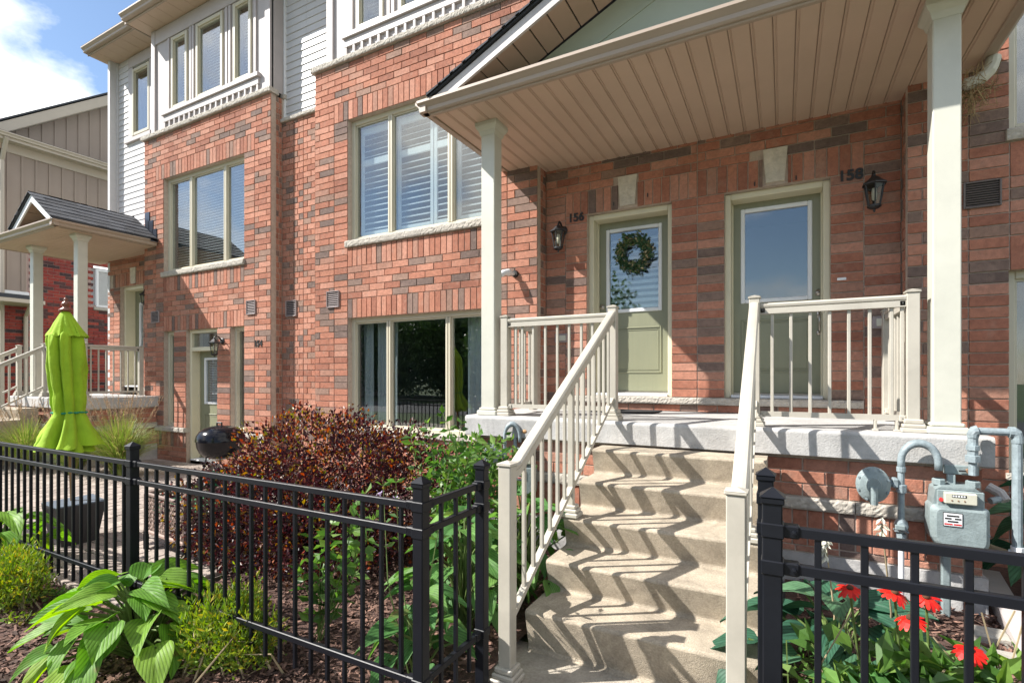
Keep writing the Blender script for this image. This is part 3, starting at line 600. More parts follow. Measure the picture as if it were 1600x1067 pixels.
def door(parent, x0, x1, z0, z1, Yf, Yd, glass, label, panel=True, hinge='l', transom=None, sill=True, slat=True, deadbolt=None, handle=None):
    """framed door: x0..x1 masonry opening, Yf frame face, Yd leaf face, glass=(x0,x1,z0,z1)"""
    f = MB(); jw = .05; c = M['door_frame']
    f.cbox(x0-.006, x0+jw, Yf, Yd+.05, z0, z1, c, .006); f.cbox(x1-jw, x1+.006, Yf, Yd+.05, z0, z1, c, .006)
    f.cbox(x0+jw, x1-jw, Yf+.002, Yd+.05, z1-.055, z1+.004, c, .006)
    f.box(x0+jw, x0+jw+.012, Yd-.03, Yd-.004, z0, z1-.055, c); f.box(x1-jw-.012, x1-jw, Yd-.03, Yd-.004, z0, z1-.055, c)
    top = z1-.055
    if transom:
        f.cbox(x0+jw, x1-jw, Yf+.003, Yd+.05, transom-.05, transom+.02, c, .006); top = transom-.05
    d = f.build('door', parent, label=label)
    if transom:
        MB().box(x0+jw, x1-jw, Yf+.05, Yf+.056, transom+.02, z1-.055, M['glass']).build('pane', d)
    a0, a1 = x0+jw+.003, x1-jw-.003; zb0 = z0+.05; lf = MB(); dm = M['door']
    gx0, gx1, gz0, gz1 = glass
    for r in ((a0, gx0, zb0, top), (gx1, a1, zb0, top), (gx0, gx1, zb0, gz0), (gx0, gx1, gz1, top)): lf.box(r[0], r[1], Yd, Yd+.045, r[2], r[3], dm)
    if panel:   # embossed lower panels with moulded rim
        pz0, pz1 = zb0+.20, gz0-.17
        mid = (gx0+gx1)/2
        for p0, p1 in ((gx0+.0, gx1-.0),):
            for t, w, dp in ((0, .018, .009), (.03, .012, .005)):
                q0, q1, y0, y1 = p0+t, p1-t, pz0+t, pz1-t
                lf.prism([(q0, y0), (q0+w, y0+w), (q0+w, y1-w), (q0, y1)], Yd-dp, Yd-.0005, dm, 'y') if False else None
                for r in ((q0, q0+w, y0, y1), (q1-w, q1, y0, y1), (q0+w, q1-w, y0, y0+w), (q0+w, q1-w, y1-w, y1)): lf.cbox(r[0], r[1], Yd-dp, Yd+.002, r[2], r[3], dm, .004)
    lf.build('leaf', d)
    gf = MB(); t = .035; wh = M['white']
    for r in ((gx0-.004, gx0+t, gz0-.004, gz1+.004), (gx1-t, gx1+.004, gz0-.004, gz1+.004), (gx0+t, gx1-t, gz0-.004, gz0+t), (gx0+t, gx1-t, gz1-t, gz1+.004)): gf.cbox(r[0], r[1], Yd-.014, Yd+.04, r[2], r[3], wh, .006)
    gf.build('glass_frame', d)
    MB().box(gx0+t, gx1-t, Yd+.012, Yd+.018, gz0+t, gz1-t, M['glass']).build('pane', d)
    rm = MB(); y1 = Yd+1.2
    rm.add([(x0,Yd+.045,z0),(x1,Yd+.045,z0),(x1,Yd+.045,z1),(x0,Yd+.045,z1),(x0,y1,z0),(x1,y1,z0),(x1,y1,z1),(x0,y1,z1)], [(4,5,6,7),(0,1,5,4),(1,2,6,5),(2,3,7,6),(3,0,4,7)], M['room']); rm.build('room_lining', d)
    if slat: slats(d, gx0+t+.008, gx1-t-.008, gz0+t, gz1-t, Yd+.055, .068 if slat == 1 else .03, .064 if slat == 1 else .028, R(38), M['blind'], single=(slat == 1))
    if sill:
        th = MB(); th.cbox(x0+jw, x1-jw, Yf-.02, Yd+.04, z0+.001, z0+.03, M['white'], .006); th.cbox(x0+jw, x1-jw, Yd-.02, Yd+.04, z0+.03, z0+.048, M['nickel'], .004); th.build('threshold', d)
    if deadbolt:
        b = MB(); b.lathe([(0, -.022), (.014, -.022), (.018, -.014), (.03, -.012), (.033, 0)], (deadbolt[0], Yd, deadbolt[1]), M['nickel'], 18, 'y'); b.lathe([(0, -.03), (.006, -.03), (.006, -.02)], (deadbolt[0], Yd, deadbolt[1]), M['blackmetal'], 10, 'y'); b.build('deadbolt', d, smooth=True)
    if handle:
        hx, hz = handle; b = MB()
        b.cbox(hx-.02, hx+.02, Yd-.008, Yd, hz+.05, hz+.12, M['nickel'], .004); b.tube([(hx, Yd-.006, hz+.10), (hx, Yd-.05, hz+.09), (hx, Yd-.055, hz+.02), (hx, Yd-.05, hz-.07), (hx, Yd-.006, hz-.09)], .009, M['nickel'], 8)
        b.lathe([(0, -.012), (.02, -.012), (.026, -.004), (.026, 0)], (hx, Yd, hz-.09), M['nickel'], 12, 'y'); b.build('handle', d, smooth=True)
    return d
g0 = onY(343.5, 560, BY+.24); 
door(hA, A['d0'], A['d1'], 0.04, C(26), BY+.07, BY+.22, (A['d0']+.19, A['d1']-.19, 1.02, 1.82), 'lower green door with transom and white framed half glass', True, transom=1.985, slat=2)
# upper door wall (porches)
D0, D1, E0, E1 = -1.935, -1.025, -.516, .368; LT = 1.287; HD = 3.30
def doorwall(s, xl, d0, d1, xr, inner_first, zs=SLZ):
    pass
LC = .0875
sB.stack(-2.435, -2.19, 1, SLZ, 3.565, DY); sB.stack(-2.19, D0, 1, LT, HD, DY, ch=LC)
for i, s in ((0, sB), (1, sC)):
    a0 = D1+i*(E0-D1)/2; s.stack(a0, a0+(E0-D1)/2, 1, LT, HD, DY, ch=LC)
sC.stack(E1, .62, 1, LT, HD, DY, ch=LC); sC.stack(.62, .885, 1, SLZ, 3.565, DY)
XM = (D1+E0)/2
for s, a0, a1 in ((sB, -2.19, XM), (sC, XM, .62)):
    n = round((a1-a0)/.0905); kc = -1.48 if s is sB else -.074
    for i in range(n):
        p0, p1 = a0+(a1-a0)*i/n, a0+(a1-a0)*(i+1)/n
        if p1 > kc-.10 and p0 < kc+.10:
            if p0 < kc-.10-.03: p1 = kc-.102
            elif p1 > kc+.10+.03: p0 = kc+.102
            else: continue
        s.rect(p0, p1, HD, 3.565, DY)
    s.run(a0, a1, SLZ, 1.216, DY, phase=.3)
sB.run(-2.435, XM, 3.565, 3.88, DY); sC.run(XM, .885, 3.565, 3.88, DY, phase=.2)
kk = MB()
for h, kc in ((hB, -1.48), (hC, -.074)):
    k = MB(); k.prism([(kc-.078, HD+.03), (kc+.078, HD+.03), (kc+.104, 3.645), (kc-.104, 3.645)], DY-.012, DY+.06, M['keystone'], 'y'); k.build('keystone', h)
# trim the bricks that a keystone displaces
def clear(s, x0, x1, z0, z1, Y):
    s.b = [q for q in s.b if not (abs(q[0].y-Y) < .01 and x0 < q[0].x < x1 and z0 < q[0].z < z1)]
for s, kc in ((sB, -1.48), (sC, -.074)): clear(s, kc-.09, kc+.09, 3.57, 3.65, DY)
backing(hB, [(-2.435, D0-e, SLZ, 3.9), (D1+e, XM, SLZ, 3.9), (D0-e, D1+e, HD+e, 3.9), (D0-e, D1+e, 1.0, 1.25)], DY+.0115, DY+.086)
backing(hC, [(XM, E0-e, SLZ, 3.9), (E1+e, .885, SLZ, 3.9), (E0-e, E1+e, HD+e, 3.9), (E0-e, E1+e, 1.0, 1.25)], DY+.0115, DY+.086)
rough_ledge(hB, -2.19, XM-.002, DY-.04, DY+.06, 1.218, LT, M['stone'], 'door_ledge'); rough_ledge(hC, XM+.002, .615, DY-.04, DY+.06, 1.218, LT, M['stone'], 'door_ledge', amp=.006)
for b_, h in (((D0, D1), hB), ((E0, E1), hC)):
    q = MB(); q.box(b_[0]-e, b_[1]+e, DY+.06, DY+.26, 1.2, LT-.001, M['stone']); q.build('door_ledge', h)
YD = DY+.26
gl1 = (onY(948, 400, YD).x, onY(1034, 400, YD).x, onY(990, 487, YD).z, onY(990, 355, YD).z)
gl2 = (onY(1158, 400, YD).x, onY(1268.5, 400, YD).x, onY(1210, 471, YD).z, onY(1210, 322, YD).z)
d156 = door(hB, D0, D1, LT, HD, DY+.08, YD, gl1, 'sage green door with slatted half glass, number 156', deadbolt=(onY(940.5, 480, YD).x, onY(940.5, 480, YD).z))
d158 = door(hC, E0, E1, LT, HD, DY+.08, YD, gl2, 'sage green door with clear dark half glass, number 158', slat=0, deadbolt=(onY(1279.5, 457, YD).x, onY(1279.5, 457, YD).z), handle=(onY(1280, 505, YD).x, onY(1280, 505, YD).z))
# returns at the porch recess and at the brick recess
def ret(s, X, face, y0, y1, z0, z1):
    s.quoin(y0, y1, z0, z1, X, face, hd=(y1-y0)*.42)
ret(sB, -2.435, '+x', BY+.095, DY, SLZ, 3.88); backing(hB, [(BY+.09, DY+.05, 0, 5.84)], -2.435-.084, -2.435-.008, axis='x')
ret(sC, .885, '-x', BY+.095, DY, SLZ, 3.88); backing(hC, [(BY+.09, DY+.05, 0, 5.84)], .885+.008, .885+.084, axis='x')
ret(sA, -6.94, '+x', BY+.095, RY, 0, C(66)); backing(hA, [(BY+.09, RY+.05, 0, C(66))], -6.94-.084, -6.94-.008, axis='x')
backing(hB, [(BY+.09, RY+.1, 0, 5.84)], -5.978+.008, -5.978+.084, axis='x')
sA.quoin(-6.94, -6.68, 0, 5.45, RY, hd=.09); sA.quoin(-6.68, -6.46, 0, 5.45, RY, hd=.13, flip=1); sB.quoin(-6.46, -6.2, 0, 5.45, RY, hd=.09, flip=1); sB.quoin(-6.2, -5.978, 0, 5.45, RY, hd=.1)
backing(hA, [(-6.94, -6.462, 0, 5.45)], RY+.0115, RY+.086); backing(hB, [(-6.458, -5.978, 0, 5.45)], RY+.0115, RY+.086)
rough_ledge(hA, -6.93, -6.463, RY-.04, RY+.09, 5.45, 5.51, M['stone'], 'stone_ledge'); rough_ledge(hB, -6.457, -5.985, RY-.04, RY+.09, 5.45, 5.51, M['stone'], 'stone_ledge')
# end-house upper entrance wall with its door
z0 = SLZ; Q0, Q1 = -11.86, -11.02
sA.stack(-10.99, -10.485, 2, LT, HD, DY, ch=LC); sA.stack(-12.33, Q0, 2, z0, HD, DY, ch=LC); sA.soldier(-12.12, -10.74, HD, 3.565, DY); sA.run(-12.33, -10.485, 3.565, 3.88, DY)
sA.stack(Q1, -10.99, 1, LT, HD, DY)
backing(hA, [(-12.33, Q0-e, z0, 3.9), (Q1+e, -10.485, z0, 3.9), (Q0-e, Q1+e, HD+e, 3.9)], DY+.0115, DY+.086)
door(hA, Q0, Q1, LT, HD, DY+.08, YD, (Q0+.22, Q1-.2, 2.02, 3.0), 'upper green door with white framed glass under the small porch', slat=0)
k = MB(); kc = (Q0+Q1)/2+.1; k.prism([(kc-.078, HD+.03), (kc+.078, HD+.03), (kc+.104, 3.645), (kc-.104, 3.645)], DY-.015, DY+.06, M['keystone'], 'y'); k.build('keystone', hA)
backing(hA, [(BY+.09, DY+.3, 0, C(66))], -10.485+.008, -10.485+.084, axis='x')
backing(hA, [(DY, 11.5, 0, 8.0)], -12.33, -12.25, axis='x', m=M['siding'], name='end_wall')

sA.finish(hA); sB.finish(hB); sC.finish(hC)
# unseen cores, added to keep the daylight out of the shells
for h, a0, a1 in ((hA, -12.25, -6.46), (hB, -6.46, XM), (hC, XM, 6.0)):
    b = MB(); b.box(a0+.01, a1-.01, 8.0, 11.5, 0, 8.2, M['siding']); b.box(a0+.02, a1-.02, 5.75, 8.0, 7.85, 8.0, M['dark']); b.build('light_block_core', h)

# ---- upper storey: boarded window bays, siding, soffits, gutters, roof
def siding(parent, x0, x1, z0, z1, Y, ex, holes=(), m=None):
    m = m or M['siding']; z = z0; MB().box(x0, x1, Y+.02, Y+.08, z0, z1, m).build('sheathing', parent) if not holes else None
    pr = lambda w: [(0, 0), (.004, -.006), (.020, 0), (.020, ex), (.012, ex)]
    prof = [(-.014, 0.0), (.018, 0.0), (.018, ex+.01), (.0, ex+.01)]
    while z < z1-.02:
        segs = [(x0, x1)]
        for h in holes:
            if z+ex > h[2] and z < h[3]:
                ns = []
                for a, b in segs:
                    if h[0] > a: ns.append((a, min(b, h[0])))
                    if h[1] < b: ns.append((max(a, h[1]), b))
                segs = ns
        for a, b in segs:
            if b-a > .02: MB().prism([(Y+p, min(z+q, z1)) for p, q in prof], a, b, m, 'x').build('siding_board', parent)
        z += ex
    for h in holes: pass
def bayfront(h, x0, x1, wins, t0, t1):
    """x0..x1 wall, wins [(a,b)], t0..t1 the trim sill"""
    z0, z1 = 5.925, 7.80; wz0, wz1 = 6.245, 7.50; b = MB(); m = M['trim']; Y = BY+.03
    xs = [x0]+[q for w in wins for q in w]+[x1]
    for i in range(0, len(xs), 2): b.box(xs[i], xs[i+1], Y, Y+.06, wz0, wz1, m)
    b.box(x0, x1, Y, Y+.06, z0, wz0, m); b.box(x0, x1, Y, Y+.06, wz1, z1, m); b.build('wall_board', h)
    for a0, a1 in ((x0, x0+.12), (x1-.12, x1)): MB().cbox(a0, a1, BY-.005, Y+.03, z0, z1, m, .004).build('corner_board', h)
    MB().cbox(x0+.12, x1-.12, BY+.003, Y+.02, wz1+.04, z1-.01, m, .004).build('frieze_board', h)
    MB().cbox(t0, t1, BY-.035, Y+.03, 6.165, 6.235, m, .006).build('sill_board', h); MB().cbox(t0+.02, t1-.02, BY-.005, Y+.02, 6.055, 6.163, m, .004).build('apron_board', h)
    n = int((t1-t0)/.155)
    me = MB().cbox(-.02, .02, BY-.003, Y+.02, 5.935, 6.053, m, .003).mesh('batten')
    for i in range(n+1): put('batten', me, h, (t0+.05+(t1-t0-.1)*i/n, 0, 0))
    for a, c in wins:
        for p0, p1 in ((a-.13, a-.075), (c+.075, c+.13)):
            MB().cbox(p0, p1, BY+.002, Y+.02, wz0, wz1+.03, m, .004).build('casing_board', h)
        w, l = window(h, a, c, wz0, wz1, BY-.004, (), fw=.05, dep=.09, room=.8)
        slats(w, a+.07, c-.07, wz0+.07, wz1-.07, BY+.17, -.05*-1, .042, R(30), M['blind'], single=False)
bayfront(hA, -10.25, -6.955, [(-9.61, -9.15), (-8.87, -8.15), (-7.86, -7.43)], -9.87, -7.21)
bayfront(hB, -5.74, -2.45, [(-5.17, -4.71), (-4.43, -3.71), (-3.42, -2.99)], -5.42, -2.77)
bayfront(hC, 1.13, 4.43, [(1.67, 2.13), (2.41, 3.13), (3.42, 3.88)], 1.40, 4.06)
b = MB(); b.box(-6.965, -6.955-.002, BY+.06, 5.47, 5.92, 7.80, M['trim']); b.build('return_board', hA)
b = MB(); b.cbox(-6.99, -6.90, BY+.2, BY+.275, 5.845, 5.92, M['stone'], .01); b.build('stone_ledge', hA)
siding(hA, -6.95, -6.462, 5.51, 7.8, 5.455, .112); siding(hB, -6.458, -5.74, 5.51, 7.8, 5.455, .112)
MB().cbox(-6.95, -6.915, 5.42, 5.47, 5.51, 7.8, M['white'], .004).build('corner_board', hA)
b = MB(); b.box(-5.75, -5.74, BY+.06, 5.47, 5.92, 7.80, M['trim']); b.build('return_board', hB)
MB().box(-2.45, 1.13, 5.46, 5.5, 3.9, 7.8, M['siding']).build('upper_wall', hB)
hole = (-11.70, -11.01, 6.33, 7.74)
siding(hA, -12.33+.1, -10.27, 3.92, 8.0, 5.58, .120, holes=[hole])
b = MB()
for r in ((-12.33, hole[0], 3.9, 8.0), (hole[1], -10.2, 3.9, 8.0), (hole[0], hole[1], 3.9, hole[2]), (hole[0], hole[1], hole[3], 8.0)): b.box(r[0], r[1], 5.60, 5.66, r[2], r[3], M['siding'])
b.build('sheathing', hA)
MB().cbox(-12.34, -12.22, 5.54, 5.62, 3.9, 8.0, M['siding'], .004).build('corner_board', hA)
w, l = window(hA, -11.66, -11.05, 6.37, 7.70, 5.545, (), fw=.05, room=.8)
for r in ((-11.82, -11.66, 6.33, 7.76), (-11.05, -10.86, 6.33, 7.76)): MB().cbox(r[0], r[1], 5.555, 5.61, r[2], r[3], M['trim'], .004).build('casing_board', hA)
MB().cbox(-11.92, -10.95-.0, 5.52, 5.61, 6.24, 6.325, M['trim'], .006).build('sill_board', hA); MB().cbox(-11.82, -10.86, 5.552, 5.61, 7.765, 7.98, M['trim'], .004).build('frieze_board', hA)

GUT = [(0.0, 0.0), (-.055, 0.0), (-.068, .012), (-.072, .04), (-.095, .062), (-.112, .075), (-.112, .098), (-.104, .102), (-.104, .088), (-.0, .088)]
def eave(h, x0, x1, yw, yf, z, pitch=.30, gut=True, m=None, ends=True):
    """soffit boards from wall yw out to yf, fascia and gutter"""
    n = max(1, round((x1-x0)/pitch)); p = (x1-x0)/n; me = MB().cbox(.003, p-.003, yf+.03, yw, z, z+.012, m or M['soffit'], .004).mesh('soffit_board')
    for i in range(n): put('soffit_board', me, h, (x0+p*i, 0, 0))
    MB().box(x0, x1, yf+.03, yw, z+.013, z+.03, M['soffit_groove']).build('soffit_back', h)
    MB().cbox(x0, x1, yf, yf+.028, z-.012, z+.15, M['vinyl'], .004).build('fascia', h)
    if gut: MB().prism([(yf-.002+a, z+.015+c) for a, c in GUT], x0, x1, M['vinyl'], 'x').build('gutter', h)
eave(hA, -10.39, -6.462, 5.5, 4.84, 7.80); eave(hB, -6.458, -.775, 5.5, 4.84, 7.80); eave(hC, -.765, 5.0, 5.5, 4.84, 7.80)
eave(hA, -12.48, -10.395, 5.62, 5.13, 8.0, pitch=.32)
for h, a0, a1 in ((hA, -10.42, -6.462), (hB, -6.458, -.772), (hC, -.768, 5.0)):
    b = MB(); b.prism([(4.76, 7.92), (4.76, 7.955), (9.0, 10.6), (9.0, 10.5)], a0, a1, M['shingle'], 'x'); b.build('roof', h)
b = MB(); b.prism([(5.05, 8.13), (5.05, 8.165), (9.0, 10.6), (9.0, 10.5)], -12.52, -10.42, M['shingle'], 'x'); b.build('roof', hA)
MB().box(-10.42, -10.39, 4.84, 5.6, 7.79, 7.96, M['vinyl']).build('fascia', hA)
# small wall things that belong to the houses
def vent(h, x0, x1, z0, z1, Y, m, n=8):
    b = MB(); t = .012
    for r in ((x0, x0+t, z0, z1), (x1-t, x1, z0, z1), (x0+t, x1-t, z0, z0+t), (x0+t, x1-t, z1-t, z1)): b.cbox(r[0], r[1], Y-.022, Y+.01, r[2], r[3], m, .003)
    b.box(x0+t, x1-t, Y-.004, Y, z0+t, z1-t, M['dark']); v = b.build('wall_vent', h)
    me = MB().prism([(-.016, -.006), (-.013, -.009), (.004, .006), (.001, .009)], x0+t, x1-t, m, 'x').mesh('louvre')
    for i in range(n): put('louvre', me, v, (0, Y, z0+t+(z1-z0-2*t)*(i+.5)/n))
vent(hC, 1.235, 1.46, 2.80, 3.005, BY, M['vent'], 10)
for h, (p0, p1), Y in ((hB, ((511.5, 456), (530.5, 480)), BY), (hA, ((447.5, 470.5), (464, 494)), RY), (hA, ((386, 470), (400, 491)), BY), (hA, ((237.5, 487), (249.5, 504)), BY)):
    q0, q1 = onY(*p0, Y), onY(*p1, Y); vent(h, q0.x, q1.x, q1.z, q0.z, Y, M['ventgrey'])
for h, body, p, sz, Y in ((hB, '156', (887.5, 347.5), .128, DY-.006), (hC, '158', (1309, 284), .128, DY-.006), (hA, '154', (397, 541), .13, BY-.006)):
    q = onY(p[0], p[1], Y); put('house_number', text_mesh(body, sz, M['graphic']), h, q, (R(90), 0, 0))
for h, p0, p1 in ((hB, (868, 522), (887, 535)), (hC, (1362, 495), (1387, 513))):   # outdoor socket covers
    q0, q1 = onY(*p0, DY), onY(*p1, DY); b = MB(); b.cbox(q0.x, q1.x, DY-.03, DY+.01, q1.z, q0.z, M['ventgrey'], .006); b.cbox(q0.x+.03, q1.x-.012, DY-.042, DY-.028, q1.z+.02, q0.z-.02, M['index'], .004); b.build('outlet_cover', h)
q = onY(1315, 436, DY); b = MB(); b.cbox(q.x-.035, q.x+.035, DY-.012, DY, q.z-.012, q.z+.012, M['label_white'], .003); b.build('bell_plate', hC)
for h, p in ((hB, (959, 319)), (hB, (1012, 305)), (hC, (1179, 288)), (hC, (1244, 278))):
    q = onY(p[0], p[1], DY); b = MB(); b.box(q.x-.006, q.x+.006, DY-.004, DY+.01, q.z-.02, q.z+.02, M['graphic']); b.build('weep_vent', h)

# ================================================================== PORCHES
def bar(mb, p0, p1, prof, m):
    p0, p1 = Vector(p0), Vector(p1); d = (p1-p0); h = Vector((d.x, d.y, 0)).normalized(); sd = Vector((h.y, -h.x, 0)); n = len(prof); vs = []
    for p in (p0, p1): vs += [p+sd*a+Vector((0, 0, b)) for a, b in prof]
    fs = [tuple(range(n)), tuple(range(2*n-1, n-1, -1))]
    for i in range(n): j = (i+1) % n; fs.append((i, i+n, j+n, j))
    return mb.add(vs, fs, m)
TOPR = [(-.026,-.078),(.026,-.078),(.026,-.040),(.022,-.036),(.030,-.030),(.033,-.014),(.024,-.003),(.010,0),(-.010,0),(-.024,-.003),(-.033,-.014),(-.030,-.030),(-.022,-.036),(-.026,-.040)]
BOTR = [(-.018,0),(.018,0),(.018,.036),(-.018,.036)]
def column(h, x, y, z0, z1, w=.142):
    a = w/2; b = MB(); c = M['column']; b.cbox(x-a, x+a, y-a, y+a, z0+.06, z1-.02, c, .006); o = b.build('column', h)
    b = MB(); b.cbox(x-a-.032, x+a+.032, y-a-.032, y+a+.032, z0, z0+.045, c, .008); b.cbox(x-a-.016, x+a+.016, y-a-.016, y+a+.016, z0+.045, z0+.07, c, .008); b.build('column_base', o)
    b = MB(); vs = []
    for zz, ee in ((z1-.115, .004), (z1-.092, .012), (z1-.075, .016), (z1-.05, .034), (z1-.034, .042), (z1-.001, .042)): q = a+ee; vs += [(x-q,y-q,zz),(x+q,y-q,zz),(x+q,y+q,zz),(x-q,y+q,zz)]
    fs = [(3,2,1,0), (20,21,22,23)]
    for k in range(5):
        for i in range(4): j = (i+1) % 4; fs.append((4*k+i, 4*k+j, 4*k+4+j, 4*k+4+i))
    b.add(vs, fs, c); b.build('column_cap', o)
def slab_prof(y0, y1, z0, z1, r=.028):
    p = [(y1, z0), (y1, z1), (y0+r, z1)]
    for i in range(1, 6): a = R(90*i/6); p.append((y0+r-r*math.sin(a), z1-r+r*math.cos(a)))
    return p+[(y0, z1-r), (y0+.004, z0+.006), (y0+.012, z0)]
def foundation(h, x0, x1, y, zt, yb):
    w = MB(); w.box(x0+.008, x1-.008, y+.008, y+.09, .283, zt, M['mortar']); w.box(x0+.008, x0+.09, y+.09, yb, .283, zt, M['mortar']); w.box(x1-.09, x1-.008, y+.09, yb, .283, zt, M['mortar'])
    o = w.build('foundation_wall', h); s = BrickSet()
    for a0, a1, P, f in ((x0, x1, y, '-y'), (y+.095, yb, x1, '+x'), (y+.095, yb, x0, '-x')):
        s.run(a0, a1, .288, .333, P, f, bl=.26, ch=.045); s.soldier(a0, a1, .333, .582, P, f, bw=.092); s.run(a0, a1, .672, zt-.012, P, f, phase=.1)
    s.finish(o); b = MB(); b.box(x0-.02, x1+.02, y-.012, yb, -.06, .282, M['foundation']); b.build('concrete_footing', h)
    xs = x0
    while xs < x1-.05:
        xe = min(xs+.59, x1+.012); rough_ledge(o, xs+(0 if xs > x0 else -.012), xe-.006, y-.022, y+.06, .585, .669, M['stone'], 'stone_band'); xs = xe
    rough_ledge(o, y+.065, yb, x1+.02, x1-.05, .585, .669, M['stone'], 'stone_band', axis='y')
pR = thing('entrance_porch', 'wide gabled porch on two cream columns over the two numbered doors', 'porch', (-.755, 4.7, 0))
MB().prism(slab_prof(4.0, 5.415, .958, SLZ), -2.62, 1.10, M['concrete'], 'x').build('porch_slab', pR)
foundation(pR, -2.53, 1.065, 4.07, .955, 5.185)
for x in (-2.435, .90): column(pR, x, 4.172, SLZ, 3.86)
SZ = 3.86
def porch_roof(h, x0, x1, y0, gx, ghw, slope, pitch=.137, ends=(True, True)):
    x0i, x1i = x0+.115, x1-.115; n = round((x1i-x0i)/pitch); p = (x1i-x0i)/n
    prof = [(.002, SZ+.005), (.005, SZ), (.012, SZ), (.015, SZ+.007), (.020, SZ+.007), (.026, SZ), (p-.006, SZ), (p-.002, SZ+.005), (p-.002, SZ+.012), (.002, SZ+.012)]
    me = MB().prism(prof, y0+.115, DY+.06, M['soffit'], 'y').mesh('soffit_board')
    for i in range(n): put('soffit_board', me, h, (x0i+p*i, 0, 0))
    MB().box(x0i, x1i, y0+.115, DY+.05, SZ+.013, SZ+.03, M['soffit_groove']).build('soffit_back', h)
    MB().cbox(x0i, x1i, y0+.075, y0+.112, SZ-.014, SZ+.02, M['vinyl'], .005).build('soffit_trim', h)
    f = MB(); f.cbox(x0i, x1i, y0+.112-.004, y0+.14, SZ+.014, SZ+.14, M['vinyl'], .003); f.build('fascia', h)
    for X, sg in ((x0, 1), (x1, -1)):
        gp = [(X+sg*(.112+a), SZ+.002+c) for a, c in GUT]; yb = BY-.01
        MB().prism(gp, y0+.02, yb, M['vinyl'], 'y').build('gutter', h)
        MB().cbox(min(X+sg*.113, X+sg*.13), max(X+sg*.113, X+sg*.13), y0+.14, yb, SZ-.012, SZ+.11, M['vinyl'], .003).build('fascia', h)
    MB().prism([(y0+.112+a, SZ+.002+c) for a, c in GUT], x0+.03, x1-.03, M['vinyl'], 'x').build('gutter', h)
    # gable
    z0 = SZ+.09; zt = z0+slope*ghw; yg = y0+.50; gl, gr = gx-ghw, gx+ghw
    MB().prism([(gl+.1, z0), (gr-.1, z0), (gx, zt-.06)], yg, yg+.03, M['gable'], 'y').build('gable_board', h)
    for sg in (-1, 1):
        a = math.atan(slope); dx = .46; q0 = gx+sg*(ghw-.62); b = MB()
        b.prism([(q0, z0+.002), (q0+sg*.06, z0+.002), (gx+sg*.0, zt-.06-slope*.56+.03), (gx, zt-.06-slope*.62+.03)], yg-.012, yg-.001, M['gable'], 'y'); b.build('gable_trim', h)
    th = .035
    for sg in (-1, 1):
        e = gx+sg*ghw; rb = MB(); t = .115
        rb.prism([(e, z0-.01), (gx, zt-.01), (gx, zt-.01-t), (e-sg*t/slope*.9, z0-.01)], y0+.02, y0+.045, M['white'] if h is not pR else M['rake'], 'y'); rb.build('rake_board', h)
        L_ = math.hypot(ghw, slope*ghw); nb = max(4, int(L_/.17)); 
        for i in range(nb):
            u0, u1 = i/nb, (i+1)/nb; xa, xb = e+(gx-e)*u0, e+(gx-e)*u1; za, zb_ = z0+(zt-z0)*u0-.03, z0+(zt-z0)*u1-.03; gp = (xb-xa)*.04
            MB().prism([(xa+gp, za+slope*abs(gp)), (xb-gp, zb_-slope*abs(gp)), (xb-gp, zb_-slope*abs(gp)+.012), (xa+gp, za+slope*abs(gp)+.012)], y0+.046, yg-.001, M['soffit'], 'y').build('rake_soffit', h)
        MB().prism([(e, z0+.002), (gx, zt+.002), (gx, zt+.02), (e, z0+.02)], y0, BY-.02, M['shingle'], 'y').build('roof_deck', h)
        V = []; F = []; rows = max(4, int(L_/.135)); r = random.Random(5)
        for i in range(rows+1):
            u0 = i/rows; u1 = min(1, u0+1.25/rows); y = y0-.02-r.random()*.2
            while y < BY-.025:
                w = r.choice((.16, .2, .24, .12)); y1 = min(y+w, BY-.025); ya = max(y, y0-.02); lift = r.choice((.0, .003, .005)); b0 = len(V)
                if y1 > ya:
                    for u, hh in ((u0, .014+lift), (u1, .004)):
                        xx = e+(gx-e)*u; zz = z0+(zt-z0)*u+.02
                        for yy in (ya+.002, y1-.003): V += [(xx, yy, zz+hh+.006), (xx, yy, zz)]
                    F += [(b0, b0+2, b0+6, b0+4), (b0, b0+1, b0+3, b0+2), (b0, b0+4, b0+5, b0+1), (b0+2, b0+3, b0+7, b0+6)]
                y += w
        put('shingles', np_mesh('shingles', V, F, [M['shingle']]), h, kind='stuff')
M['rake'] = mat('worn_white_rake_board', (0.48, 0.45, 0.44), 0.5, 0.2, 3.5, stretch=(1, 1, 1))
porch_roof(pR, -2.935, 1.425, 3.645, -.755, 2.03, .456)
# short downspout elbow at the right rear eave
b = MB(); pts = []; q = onY(1549, 100, 4.98)
for i in range(9):
    a = R(90*i/8); pts.append((1.37-.17*(1-math.cos(a))*1.0, 5.02-.02*i/8, SZ+.0-.17*math.sin(a)))
rr = [.043+(.003 if i % 2 else 0) for i in range(9)]
b.tube([pts[0]]+pts, [.043]+rr, M['column'], 12); b.build('downspout_elbow', pR, smooth=False)

